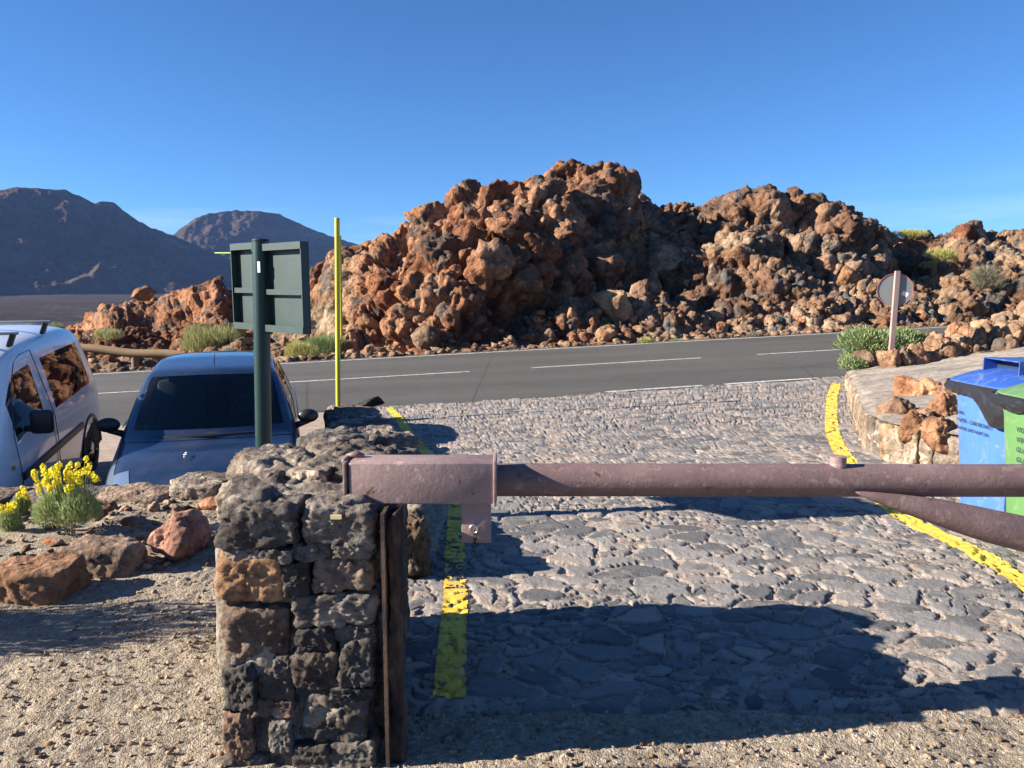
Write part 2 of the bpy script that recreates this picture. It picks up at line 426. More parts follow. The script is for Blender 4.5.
ys = np.concatenate([np.linspace(-8, 1.9, 60, endpoint=False), np.linspace(1.9, 3.4, 200, endpoint=False), np.linspace(3.4, 5.45, 170)])
GX, GY = np.meshgrid(xs, ys); GX = GX.ravel(); GY = GY.ravel()
keep = ~(np.add.outer(ys[:-1], 0 * xs[:-1]) > wall_y(xs[:-1])[None, :] + .25) & ~((np.add.outer(ys[:-1], 0 * xs[:-1]) > 3.2) & (np.add.outer(0 * ys[:-1], xs[:-1]) > -.3))
tag(mesh('gravel_ground', np.stack([GX, GY, gravel_h(GX, GY)], 1), grid_faces(len(ys), len(xs), keep), GRAV, smooth=True), kind='structure')

# ---------------------------------------------------------------- cobbled driveway
ys = []; y = 2.58
while y < 15.2: ys.append(y); y += max(.008, .0009 * y * y)
ys = np.array(ys); nx = 760
u = np.linspace(0, 1, nx)
XL = np.interp(ys, [2.5, 3.9, 4.3, 6.5, 8.5, 10, 12.6, 15.2], [-.44, -.66, -.75, -1.05, -1.55, -2.0, -2.7, -3.3])
XR = np.interp(ys, [2.7, 4.0, 6.0, 7.6, 9.0, 13.2, 15.2], [4.2, 4.6, 4.4, 4.0, 4.15, 5.95, 6.2])
GX = (XL[:, None] * (1 - u) + XR[:, None] * u).ravel(); GY = np.repeat(ys, nx)
h, m_, rn = cob_h(GX, GY)
edge_in = (GY < YN + RS * GX + .05).reshape(len(ys), nx)
z = zdrive(GX, GY) + h
fade = sm(2.58, 2.70, GY + .05 * fbm(np.stack([GX, GY, 0 * GX], 1) * 3, 2, 61)); z = z - (1 - fade) * .05
keep = edge_in[:-1, :-1]
tag(mesh('cobbled_driveway', np.stack([GX, GY, z], 1), grid_faces(len(ys), nx, keep), COB, smooth=True,
     attr={'cob': np.stack([m_, rn[:, 1], rn[:, 0]], 1)}), kind='structure')

# ---------------------------------------------------------------- painted yellow lines on the cobbles
def curve_line(name, pts, wd, seed, worn):
    a = np.array(pts, float); seg = np.r_[0, np.cumsum(np.hypot(*np.diff(a[:, :2], axis=0).T))]
    s_ = np.arange(0, seg[-1], .012); cx = np.interp(s_, seg, a[:, 0]); cy = np.interp(s_, seg, a[:, 1])
    k = np.ones(31) / 31; cx = np.convolve(np.pad(cx, 15, 'edge'), k, 'valid'); cy = np.convolve(np.pad(cy, 15, 'edge'), k, 'valid')
    tx, ty = np.gradient(cx), np.gradient(cy); L = np.hypot(tx, ty) + 1e-9; nx_, ny_ = -ty / L, tx / L
    v = np.linspace(-.5, .5, 22)
    X = (cx[:, None] + nx_[:, None] * v * wd).ravel(); Y = (cy[:, None] + ny_[:, None] * v * wd).ravel()
    p = np.stack([X, Y, 0 * X], 1)
    h, m, rn = cob_h(X, Y)
    nz = fbm(p * 9, 4, seed) + .5 * fbm(p * 40, 3, seed + 1)
    vv = np.tile(np.abs(v) * 2, len(s_))
    wr = np.interp(Y, *zip(*worn))
    ok = (nz * .55 + m * .25 - wr - .4 * sm(.82, 1.0, vv) > -.35).reshape(len(s_), 22)
    tag(mesh(name, np.stack([X, Y, zdrive(X, Y) + h + .004], 1), grid_faces(len(s_), 22, ok[:-1, :-1]), YEL, smooth=True), kind='structure')
def gpt(px, py, H=None):
    Y = 5.0
    for _ in range(30):
        q = P(px, py, Y); zz = float(zdrive(np.array([q[0]]), np.array([Y]))[0])
        d = (CAMZ - q[2]) / Y; Y = .5 * Y + .5 * (CAMZ - zz) / d
    return P(px, py, Y)[:2]
curve_line('road_marking', [gpt(449, 706), gpt(452, 650), gpt(456, 600), gpt(455, 560), gpt(457, 500), gpt(440, 465), gpt(413, 440), gpt(398, 418), gpt(389, 408)], .125, 70,
           [(0, .02), (3.5, .04), (3.8, .2), (4.0, .62), (4.25, .55), (4.4, .3), (6, .15), (20, .05)])
curve_line('road_marking', [gpt(1075, 616), gpt(1024, 583), gpt(985, 560), gpt(950, 541), gpt(905, 519), gpt(868, 490), gpt(848, 462), gpt(838, 448), gpt(832, 432), gpt(831, 415), gpt(832, 398), gpt(836, 384)], .15, 80, [(0, -.1), (20, -.1)])

# ---------------------------------------------------------------- parking court, paver strip and road
def sheet(name, x0, x1, nxx, fy0, fy1, nyy, zf, mat, dz=0):
    X = np.linspace(x0, x1, nxx); v = np.linspace(0, 1, nyy)
    GX = np.tile(X, nyy); GY = (np.outer(1 - v, fy0(X)) + np.outer(v, fy1(X))).ravel()
    return tag(mesh(name, np.stack([GX, GY, zf(GX, GY) + dz], 1), grid_faces(nyy, nxx), mat, smooth=True), kind='structure')
def zpark(X, Y):
    yn = YN + RS * X; ze = zroad(X, yn); t_ = np.clip((Y - 5.5) / (yn - 5.5), 0, 1)
    z0 = -.88
    return z0 + (ze - z0) * t_
sheet('parking_court', -30, -.3, 60, lambda X: wall_y(X) + .15, lambda X: YN + RS * X, 30, zpark, PAVER)
sheet('road', -110, 110, 220, lambda X: YN - .02 + RS * X, lambda X: YF + .45 + RS * X, 12, zroad, ASPH, .004)
sheet('road_marking', -110, 110, 220, lambda X: YF - .06 + RS * X, lambda X: YF + .06 + RS * X, 2, zroad, WHITEP, .008)
L = 4.6; G = 1.95
k = 0
for i in range(-9, 9):
    a = P(283, 382, 14)[0]
    xa = -4.9 + i * 5.33; xb = xa + 3.95
    sheet('road_marking', xa, xb, 8, lambda X: YC - .05 + RS * X, lambda X: YC + .05 + RS * X, 2, zroad, WHITEP, .008)
for xa, xb in ((1.6, 3.35), (3.75, 5.4), (-60, -14)):
    sheet('road_marking', xa, xb, 8, lambda X: YN + .1 + RS * X, lambda X: YN + .2 + RS * X, 2, zroad, WHITEP, .008)
# white bay line on the parking court
def bay_line(x0, y0, x1, y1, wd=.1):
    n = 40; v = np.linspace(0, 1, n); d = np.array([x1 - x0, y1 - y0]); d /= np.hypot(*d); nn = np.array([-d[1], d[0]]) * wd / 2
    cx = x0 + (x1 - x0) * v; cy = y0 + (y1 - y0) * v
    X = np.stack([cx - nn[0], cx + nn[0]], 1).ravel(); Y = np.stack([cy - nn[1], cy + nn[1]], 1).ravel()
    tag(mesh('road_marking', np.stack([X, Y, zpark(X, Y) + .005], 1), grid_faces(n, 2), WHITEP), kind='structure')
bay_line(-4.95, 6.6, -6.3, 11.2)

# ================================================================ rocky hill beyond the road
PXc = [-500, -60, 20, 60, 85, 110, 150, 180, 205, 222, 232, 260, 300, 325, 345, 385, 412, 430, 452, 470, 492, 520, 540, 560, 572, 590, 602, 612, 628, 640, 650, 662, 680, 700, 714, 745, 770, 800, 815, 840, 862, 880, 896, 906, 940, 955, 966, 978, 1000, 1100, 1500]
SIL = [345, 340, 336, 331, 321, 306, 299, 292, 284, 279, 291, 286, 280, 268, 250, 239, 232, 217, 201, 186, 181, 181, 172, 172, 163, 163, 171, 180, 190, 198, 207, 205, 202, 206, 199, 187, 189, 195, 199, 210, 220, 231, 237, 232, 234, 225, 222, 231, 230, 228, 225]
PXr = [-500, 60, 160, 220, 300, 345, 385, 430, 470, 520, 580, 605, 640, 680, 720, 800, 900, 1500]
RID = [34, 37, 39, 38, 35, 32, 31, 29.8, 29.5, 31.5, 34.5, 36.5, 38, 39, 40, 41, 43, 44]
S0 = [13, 13, 13, 12, 8, 4.5, 3, 1.6, 1.2, 3.2, 6.4, 7.6, 6, 3, 2, 2, 2, 2]
AEX = [1.6, 1.8, 1.8, 1.8, 1.2, 1.0, .95, .85, .8, .75, .75, .9, 1.2, 1.3, 1.15, 1.05, 1.0, 1.0]
ncol = 1250; px = np.linspace(-260, 1290, ncol); uu = (px - 512) / F
def g1(a, s_):
    k = int(s_ * 4); x = np.arange(-k, k + 1); g = np.exp(-x * x / (2 * s_ * s_)); g /= g.sum()
    return np.convolve(np.pad(a, k, 'edge'), g, 'valid')
rid = g1(np.interp(px, PXr, RID), 18); s0 = g1(np.interp(px, PXr, S0), 22); aex = g1(np.interp(px, PXr, AEX), 20)
sil = g1(np.interp(px, PXc, SIL), 3)
yf = (YF + .3) / (1 - RS * uu)
pc = uu  # tan(azimuth)
zr = np.array([P(512, s_, 1.0)[2] - CAMZ for s_ in sil]) * rid + CAMZ       # height of the crest
sv = np.concatenate([np.linspace(0, 1, 26, endpoint=False), np.linspace(1, 16, 300, endpoint=False), np.linspace(16, 30, 70)])
Yg = yf[None, :] + sv[:, None]; Xg = uu[None, :] * Yg
zb = zroad(Xg, Yg) - .02
z0 = zroad(uu * yf, yf) - .02
lowl = lerp_pts(px, [(-260, -.9), (60, -.8), (250, -.5), (350, -.1), (500, 0), (1290, .1)])
tt = np.clip((Yg - (yf + s0)[None, :]) / np.maximum(rid - yf - s0, 1)[None, :], 0, 1)
apron = (lowl[None, :] + .04 * sv[:, None] * (px > 330)[None, :]) * sm(0, 4, sv)[:, None]
zb = z0[None, :] + apron + (zr - z0)[None, :] * tt ** aex[None, :] * (1 - 0) - apron * tt
back = np.clip((Yg - rid[None, :]) / 9.0, 0, 2)
zb = zb - (zr - z0)[None, :] * .55 * back ** 1.6
# extra forms in world coordinates: hollows and shoulders
def bumpf(cx, cy, rx, ry, h): 
    return h * np.exp(-((Xg - cx) / rx) ** 2 - ((Yg - cy) / ry) ** 2)
amp = sm(.2, 2.5, sv)[:, None] * np.ones(ncol)[None, :]
zb = zb + amp * (bumpf(4.6, 26, 1.5, 1.6, 1.3) + bumpf(7.3, 30, 1.8, 2.0, .9) + bumpf(9.6, 28.5, 1.2, 1.3, .8) - bumpf(3.0, 27.0, 1.3, 2.0, 1.2) - bumpf(8.6, 33, 2.2, 2.0, .8)
                 - bumpf(6.8, 28.5, 1.6, 2.2, 1.0) - bumpf(11.5, 31, 2.2, 1.8, .9) + bumpf(12.6, 35, 3.0, 2.2, 1.7) + bumpf(9.2, 31.5, 1.6, 1.6, 1.1) - bumpf(17.5, 33, 3.0, 4.0, 1.0) - bumpf(20, 30, 2.0, 2.5, .5) + bumpf(-1.9, 25.2, 1.5, 1.5, .8) - bumpf(-4.4, 26.5, 1.0, 2.0, .5))
V = np.stack([Xg.ravel(), Yg.ravel(), zb.ravel()], 1)
def normals(V, nr_, nc_):
    A = V.reshape(nr_, nc_, 3); gu = np.gradient(A, axis=1); gv = np.gradient(A, axis=0)
    n = np.cross(gu, gv).reshape(-1, 3); return n / (np.linalg.norm(n, axis=1)[:, None] + 1e-9)
N = normals(V, len(sv), ncol)
pxx = np.tile(px, len(sv)); svv = np.repeat(sv, ncol)
cliff = np.interp(pxx, [330, 400, 600, 660, 700], [.35, 1, 1, .35, .3]) * sm(1.0, 4.0, svv)
cliff = np.maximum(cliff, np.interp(pxx, [680, 730, 830, 880], [0, .85, .85, .4]) * sm(5, 10, svv))
wv = V + .5 * np.stack([fbm(V * .7, 3, 91), fbm(V * .7 + 20, 3, 92), fbm(V * .7 + 50, 3, 93)], 1)
lft = np.interp(pxx, [60, 330, 380], [1, 1, 0]) * (1 - sm(9, 13, svv))
am = sm(0.0, 1.4, svv)
def push(V0, N0, d): return V0 + N0 * (d * am)[:, None]
def nrm_s(Vx, r):
    n = normals(Vx, len(sv), ncol).reshape(len(sv), ncol, 3)
    k = np.ones(2 * r + 1) / (2 * r + 1)
    for ax in (0, 1):
        pad = [(0, 0)] * 3; pad[ax] = (r, r); q = np.pad(n, pad, 'edge'); c_ = np.cumsum(q, axis=ax); z_ = np.zeros_like(np.take(c_, [0], axis=ax)); c_ = np.concatenate([z_, c_], axis=ax)
        L2 = n.shape[ax]; n = (np.take(c_, np.arange(2 * r + 1, 2 * r + 1 + L2), axis=ax) - np.take(c_, np.arange(0, L2), axis=ax)) / (2 * r + 1)
    n = n.reshape(-1, 3); return n / (np.linalg.norm(n, axis=1)[:, None] + 1e-9)
rub = .45 + .9 * sm(-.2, .3, fbm(V * .22 + 8, 3, 140))
grow = sm(.6, 2.5, svv)
def relax(Vx, it):
    A = Vx.reshape(len(sv), ncol, 3).copy()
    for _ in range(it): A[1:-1, 1:-1] = .4 * A[1:-1, 1:-1] + .15 * (A[:-2, 1:-1] + A[2:, 1:-1] + A[1:-1, :-2] + A[1:-1, 2:])
    return A.reshape(-1, 3)
V2 = relax(push(V, nrm_s(V, 14), cliff * (crag(wv, 101, 3.0, .22, .15, .22, .75))), 10)
V2 = push(V2, nrm_s(V2, 8), grow * (1 - lft) * (.35 + .65 * np.maximum(cliff, .4)) * crag(V2 + .25 * (wv - V), 102, 1.35, .3, .22, .22, .65)); V2 = relax(V2, 5)
V2 = push(V2, nrm_s(V2, 4), rub * (.3 + .7 * grow) * (1 - .6 * lft) * (1 - .3 * cliff) * crag(V2 + .15 * (wv - V), 103, .58, .5, .35, .24, .45)); V2 = relax(V2, 1)
V2 = push(V2, nrm_s(V2, 2), (.4 + .6 * grow) * (1 - .6 * lft) * (.75 * crag(V2, 104, .26, .5, .35, .24, .42) + .035 * fbm(V2 * 7, 4, 105)))
V2[:, 2] = np.where(svv < .2, V[:, 2], V2[:, 2])
# keep the crest line of the place: scale heights column by column
for it in range(2):
    py = proj_y(V2[:, 1], V2[:, 2]).reshape(len(sv), ncol); top = g1(py.min(0), 6)
    # rows are warped sideways a little by the displacement; good enough per column
    cr = np.argmin(py, 0); Yt = V2[:, 1].reshape(len(sv), ncol)[cr, np.arange(ncol)]
    tgt = np.array([P(512, s_, 1.0)[2] - CAMZ for s_ in sil]); cur = np.array([P(512, s_, 1.0)[2] - CAMZ for s_ in top])
    dz = (tgt - cur) * Yt
    wgt = sm(0, 1, tt) ; wgt = np.where(back > 0, 1, wgt)
    V2[:, 2] += (wgt * dz[None, :]).ravel()
HV = V2.reshape(len(sv), ncol, 3)
def hill_at(p_, s_):
    i = int(np.argmin(abs(sv - s_))); j = int(np.argmin(abs(px - p_))); return HV[i, j]
RUST = (.25, .095, .045); TAN = (.42, .27, .15); GREY = (.16, .135, .115); DARK = (.07, .055, .05); OCH = (.36, .20, .10)
HILL = rock_mat('hill_rock', [(.28, (.09, .07, .06)), (.38, (.145, .085, .058)), (.45, (.225, .12, .072)), (.52, (.31, .185, .115)), (.60, (.40, .28, .19)), (.72, (.20, .165, .135))], .22, 1.4, 5.5, .16, tint=True, spots=(.53, (.12, .105, .095)))
tn = np.ones((len(V2), 3))
# the western flank is redder, the eastern slope browner and paler
k_ = np.interp(pxx, [330, 430, 600, 680], [1, 1, .55, 0])
tn = tn * (1 - k_[:, None]) + k_[:, None] * np.array([1.12, .84, .70])
e_ = np.interp(pxx, [860, 960], [0, 1]) ; tn = tn * (1 + e_[:, None] * np.array([.0, .02, -.02]))
low = (1 - sm(1.0, 4.0, svv)) * (pxx > 300); tn = tn * (1 + low[:, None] * np.array([.15, .25, .3]))
tn = tn * (1 - lft[:, None]) + lft[:, None] * np.array([1.0, 1.12, 1.1])
tag(mesh('rocky_hill', V2, grid_faces(len(sv), ncol), HILL, smooth=False, attr={'tint': tn}), kind='structure')

# ================================================================ distant mountains
def mountain(name, pts, x0, x1, da, db, w_, seed, sp):
    n = 1000; m = 260
    p_ = np.linspace(x0, x1, n); a = np.array(pts, float); s_ = g1(np.interp(p_, a[:, 0], a[:, 1]), 1)
    s_ = s_ + 1.3 * fbm(np.stack([p_ / 9, 0 * p_, 0 * p_], 1), 4, seed + 9) - .8 * np.abs(fbm(np.stack([p_ / 22, 0 * p_, 0 * p_], 1), 3, seed + 8))
    t_ = np.linspace(0, 1, m); Yr = np.interp(p_, [x0, x1], [da, db])
    u_ = (p_ - 512) / F
    el = np.array([P(512, q, 1.0)[2] - CAMZ for q in s_])
    zc = el * Yr + CAMZ
    tb = t_[:, None]
    Y = Yr[None, :] * (1 - w_ * (1 - tb)); X = Y * u_[None, :]
    base = -26.0
    prof = np.where(tb < .62, .46 * (tb / .62) ** 1.5, .46 + .54 * np.clip((tb - .62) / .38, 0, 1) ** .85)
    z = base + (zc[None, :] - base) * prof
    q = np.stack([X.ravel() / 260, Y.ravel() / 700, z.ravel() / 500], 1)
    gl = (ridged(q, 5, seed) - .6).reshape(m, n)
    fine = .6 - 1.2 * np.abs(fbm(np.stack([X.ravel() / 60, Y.ravel() / 60, z.ravel() / 90], 1), 5, seed + 3)).reshape(m, n)
    env = np.sin(np.clip(tb, 0, 1) * math.pi) ** .8; gl = np.minimum(gl, .25)
    z = z + (gl * 120 + fine * 34) * env * np.clip((zc[None, :] - base) / 330, 0, 1)
    if sp: z = z + (sp * np.exp(-np.abs(p_ - 104) / 26)[None, :] * np.clip((.62 - tb) / .62, 0, 1) * np.clip(tb / .06, 0, 1)); z = np.minimum(z, np.maximum(zc[None, :], base))
    X = X + env * gl * 60
    # back side
    Yb = Yr[None, :] * (1 + .25 * t_[1:, None]); Xb = Yb * u_[None, :]; zbk = base + (z[-1][None, :] - base) * (1 - t_[1:, None]) 
    X = np.r_[X, Xb]; Y = np.r_[Y, Yb]; z = np.r_[z, zbk]
    V = np.stack([X.ravel(), Y.ravel(), z.ravel()], 1)
    o = mesh(name, V, grid_faces(2 * m - 1, n), MOUNT, smooth=True); tag(o, kind='structure')
t = NT('mountain_rock')
mc = t.ramp(t.noise(.0035, 7, .65, stretch=(1, 1, 2.5)), [(.3, (.09, .06, .045)), (.5, (.14, .095, .07)), (.65, (.25, .19, .14)), (.8, (.11, .08, .06))])
mc = t.mix(t.ramp(t.noise(.02, 7, .7), [(.4, (0, 0, 0)), (.6, (1, 1, 1))]), mc, t.mix(1.0, mc, (.6, .58, .56), 'MULTIPLY'))
MOUNT = t.done(mc, 1.0, t.bump(t.noise(.02, 10, .8), 1.0, 45), spec=.1)
mountain('mountain', [(-420, 235), (-200, 205), (-60, 197), (0, 193), (28, 187), (60, 189), (75, 190), (92, 197), (104, 204), (110, 201), (122, 202), (132, 211), (145, 221), (165, 231), (180, 236), (215, 252), (260, 270), (330, 290), (360, 297)], -420, 360, 1500, 3300, .17, 7, 85)
mountain('mountain', [(-100, 296), (60, 275), (140, 250), (178, 236), (195, 222), (212, 214), (240, 210.5), (262, 211), (283, 214), (300, 222), (322, 232), (345, 240), (370, 248), (420, 262), (520, 275), (700, 285), (900, 288)], -100, 900, 2700, 5600, .13, 19, 0)

# ---------------------------------------------------------------- air
t = NT('air'); t.t.nodes.remove(t.b)
pv = t.n('VolumePrincipled'); pv.inputs['Density'].default_value = .00004; pv.inputs['Color'].default_value = (.28, .48, 1.0, 1); pv.inputs['Anisotropy'].default_value = 0.0
t.l(pv.outputs[0], t.out.inputs['Volume'])
mb = MB(); mb.box((0, 2500, 190), (11000, 12000, 460)); hz = mb.build('haze', t.m); tag(hz, kind='stuff')
hz.data.materials[0] = t.m
# ================================================================ stone walls
WALLR = rock_mat('wall_stone', [(.32, (.10, .088, .08)), (.46, (.17, .15, .135)), (.58, (.26, .23, .20)), (.72, (.33, .27, .215))], 1.6, 9, 34, .022, tint=True, spots=(.58, (.38, .32, .26)))
BOULD = rock_mat('boulder_rock', [(.32, (.14, .10, .08)), (.46, (.27, .20, .155)), (.58, (.40, .31, .24)), (.72, (.30, .25, .21))], 1.4, 6, 26, .03, tint=True)
MORT = rock_mat('mortar', [(.3, (.20, .175, .15)), (.5, (.33, .285, .235)), (.7, (.42, .365, .30))], 2.2, 9, 40, .012)
DK = (.60, .60, .62); BK = (.42, .42, .44); OR_ = (1.75, 1.15, .72); BR = (1.15, .90, .78); LT = (1.5, 1.4, 1.28); GY = (.85, .84, .84)

def put_rock(mb, seed, c, dims, k=4, boxy=.8, rough=.045, rz=0, tint=(1, 1, 1), tilt=None):
    V, Fc = rock(seed, dims, k, boxy, rough * 1.25)
    if tilt is not None: V = V @ np.array(Euler(tilt).to_matrix()).T
    V = rotz(V, rz) + np.array(c)
    tn = np.tile(np.array(tint, float), (len(V), 1)); s0_ = mb.n
    mb.V.append(V); mb.F.append(Fc + mb.n); mb.n += len(V); mb.C.append(tn)
class RB(MB):
    def build(s, name, mat, parent=None, smooth=True):
        return mesh(name, np.concatenate(s.V), np.concatenate(s.F), mat, parent, smooth, attr={'tint': np.concatenate(s.C)})

# ---- gate pillar in the foreground, stone by stone as its face shows them
rb = RB(); rs = random.Random(4)
K = 2.993; YFp = 2.30
front = [ # crop box x0,y0,x1,y1, tint, depth
 (93, 22, 368, 145, DK), (368, 26, 578, 140, GY),
 (128, 145, 238, 186, LT), (236, 152, 332, 190, GY), (330, 138, 452, 182, GY), (452, 132, 580, 182, GY),
 (93, 177, 314, 310, OR_), (308, 190, 384, 292, BK), (380, 186, 578, 284, (1.1, .95, .82)),
 (112, 308, 328, 500, (1.0, .78, .66)),
 (330, 290, 580, 380, GY), (335, 384, 462, 462, BK), (456, 382, 580, 432, DK),
 (333, 458, 474, 570, (.95, .84, .76)), (474, 424, 580, 572, DK), (276, 484, 336, 540, GY),
 (122, 505, 232, 640, BK), (226, 515, 334, 606, (.8, .72, .66)), (216, 606, 344, 656, BR), (334, 568, 450, 604, DK), (448, 566, 582, 600, BK),
 (338, 584, 568, 742, (.82, .78, .74)), (124, 642, 216, 772, (1.1, .8, .64)), (216, 655, 268, 770, DK), (262, 655, 334, 752, GY), (334, 738, 450, 800, DK), (448, 736, 582, 800, GY),
 (130, 766, 262, 856, DK), (258, 748, 338, 850, BR), (130, 850, 330, 960, DK), (336, 798, 580, 890, BK), (330, 890, 580, 960, GY)]
for i, (x0, y0, x1, y1, tn_) in enumerate(front):
    a = P(180 + x0 / K, 500 + y0 / K, YFp); b = P(180 + x1 / K, 500 + y1 / K, YFp)
    w_, h_ = abs(b[0] - a[0]) + .012, abs(a[2] - b[2]) + .012
    dp = rs.uniform(.12, .2); dy = rs.uniform(-.012, .012)
    put_rock(rb, 300 + i, ((a[0] + b[0]) / 2, YFp + dp / 2 + dy, (a[2] + b[2]) / 2), (w_, dp, h_), 5, .85, .05, 0, tn_, (rs.uniform(-.06, .06), rs.uniform(-.09, .09), 0))
# sides and back: coursed stones
def side(x0, y0, x1, y1, z0, z1, seed, th_=.14, sz=.2):
    L_ = math.hypot(x1 - x0, y1 - y0); a_ = math.atan2(y1 - y0, x1 - x0); r_ = random.Random(seed); z = z0
    while z < z1:
        h_ = min(r_.uniform(.09, .17), z1 - z + .03); s_ = 0
        while s_ < L_:
            w_ = r_.uniform(.7, 1.4) * sz; m_ = min(s_ + w_ / 2, L_ - .03)
            put_rock(rb, seed * 100 + int(z * 50) + int(s_ * 30), (x0 + math.cos(a_) * m_, y0 + math.sin(a_) * m_, z + h_ / 2), (w_ + .01, th_, h_ + .012), 4, .75, .05, a_ + r_.uniform(-.06, .06), r_.choice([DK, BK, GY, BR, GY, DK]))
            s_ += w_
        z += h_
side(-.49, 2.45, -.53, 3.28, 0, .82, 11)
side(-.50, 3.30, -1.12, 3.32, 0, .66, 12)
side(-1.12, 3.30, -.86, 2.42, 0, .66, 13)
# top: rough slabs rising to the back, mortar between
tops = [(-.78, 2.50, .83, .30, .26, .12, GY), (-.53, 2.47, .83, .27, .22, .12, GY), (-.83, 2.72, .87, .28, .24, .13, LT), (-.58, 2.70, .87, .24, .26, .12, LT),
        (-.92, 2.95, .84, .32, .26, .15, GY), (-.66, 2.93, .87, .26, .24, .14, LT), (-.50, 2.92, .86, .14, .2, .12, GY), (-.98, 3.18, .76, .32, .26, .16, GY), (-.72, 3.17, .86, .28, .26, .16, GY), (-.54, 3.16, .86, .2, .24, .16, GY), (-.86, 2.60, .86, .12, .1, .06, LT), (-.68, 2.60, .90, .14, .12, .05, LT), (-1.14, 3.25, .62, .22, .2, .16, LT)]
for i, (x, y, z, a, b, c, tn_) in enumerate(tops):
    put_rock(rb, 500 + i, (x, y, z), (a + .03, b + .04, c), 5, .45, .075, i * .4, tuple(v * 1.15 for v in tn_), (.08, .05 * (-1) ** i, 0))
pil = empty('stone_pillar', (0, 0, 0), 0, 'rough dark lava stone pillar holding the barrier end in the foreground', 'pillar')
rb.build('stonework', WALLR, pil)
mb = MB(); mb.box((-.66, 2.83, .40), (.40, .84, .86)); mb.box((-.9, 3.02, .33), (.36, .5, .62))
# lumpy mortar core
V, Fc = rock(77, (.44, .95, .94), 5, .95, .015); rc = RB(); rc.V.append(V + np.array((-.685, 2.80, .42))); rc.F.append(Fc); rc.n = len(V); rc.C.append(np.ones((len(V), 3)))
put_rock(rc, 78, (-.90, 3.02, .38), (.5, .56, .78), 4, .9, .02)
rc.build('mortar_core', MORT, pil)
# small yellow tag on the pillar top
a = P(336, 517, 2.27)
mb = MB(); mb.box((a[0], a[1] - .0, a[2]), (.034, .006, .013)); mb.build('marker_plate', plain('cream_plate', (.75, .62, .3)), pil)

# ---- long low wall beside the driveway
def zd1(x, y): return float(zdrive(np.array([x]), np.array([y]))[0])
rb = RB(); wlr = random.Random(9); YW = np.arange(4.28, 10.6, .30)
def wlx(y): return lerp_pts(y, WL)
for i, y in enumerate(YW):
    xr = float(wlx(y)); wd = .60; zt = lerp_pts(y, [(4, .25), (4.6, .22), (5.4, .18), (8, .07), (10.6, -.10)]) + wlr.uniform(-.02, .02); zg = zd1(xr, y)
    kk = 5 if y < 6 else 4
    put_rock(rb, 700 + i, (xr - .13, y, (zg - .1 + zt - .06) / 2), (.26, .35, zt - .05 - zg + .12), kk, .85, .04, .15, wlr.choice([DK, BK, GY, DK]))
    put_rock(rb, 730 + i, (xr - .16, y, zt - .07), (.32, .36, .13), kk, .7, .05, .15 + wlr.uniform(-.1, .1), wlr.choice([GY, LT, BR, LT]))
    put_rock(rb, 760 + i, (xr - .44, y + .05, zt - .07), (.32, .36, .13), kk, .7, .05, .15 + wlr.uniform(-.1, .1), wlr.choice([GY, GY, LT]))
    for j in range(3):
        zz = zt - .16 - .26 * j
        put_rock(rb, 800 + i * 3 + j, (xr - .56 + .0 * j, y + wlr.uniform(-.05, .05), zz), (.24, .36, .28), 3, .8, .06, .15, wlr.choice([DK, GY, LT, BR]))
for i in range(5):   # end face of the wall towards the camera
    put_rock(rb, 900 + i, (-.6 - .1 * i, 4.16, .02 + .03 * (i % 2)), (.2, .2, .42 - .02 * i), 5, .7, .05, .1, wlr.choice([DK, GY, BR]))
put_rock(rb, 930, (-.545, 4.14, .06), (.17, .30, .44), 5, .7, .06, .05, (.62, .52, .42))
tag(rb.build('stone_wall', WALLR), 'long low stone wall running along the left side of the cobbled driveway', 'wall')
p_ = P(378, 402, 10.9)
V, Fc = rock(951, (.38, .3, .13), 4, 0, .09)
o = mesh('rock', V, Fc, rock_mat('black_rock', [(.3, (.03, .028, .027)), (.7, (.07, .06, .055))], 3, 9, 30, .01), smooth=True); o.location = (P(372, 401, 10.5)[0], 10.5, -.06)
tag(o, 'small black rock on the far end of the long low wall', 'rock')

# ---- low kerb wall behind the planted bed (drops to the parking court)
rb = RB(); kr = random.Random(21); x = -.95; i = 0
while x > -7.5:
    w_ = kr.uniform(.25, .5); y = wall_y(x) + .18 + kr.uniform(-.03, .03); zt = .15 + .025 * math.sin(x * 3) + kr.uniform(-.02, .02) - .05 * sm(-1.8, -3.6, x)
    put_rock(rb, 1000 + i, (x - w_ / 2, y, zt - .045), (w_ + .05, .44, .11), 4, .6, .05, kr.uniform(-.06, .06), kr.choice([LT, GY, LT, (1.3, 1.1, .95)]))
    for j in range(4):
        put_rock(rb, 1100 + i * 4 + j, (x - w_ / 2, y + .05, zt - .2 - .26 * j), (w_ + .03, .34, .29), 3, .8, .05, 0, kr.choice([DK, GY, BR]))
    x -= w_; i += 1
for j in range(9):
    put_rock(rb, 1300 + j, (-.95 - .16 * (j % 3), 3.6 + .55 * (j // 3) * 1.0, -.12), (.3, .6, .3), 3, .6, .06, .2, GY)
tag(rb.build('kerb_wall', WALLR), 'low rough stone retaining wall between the gravel bed and the parked vehicles', 'wall')

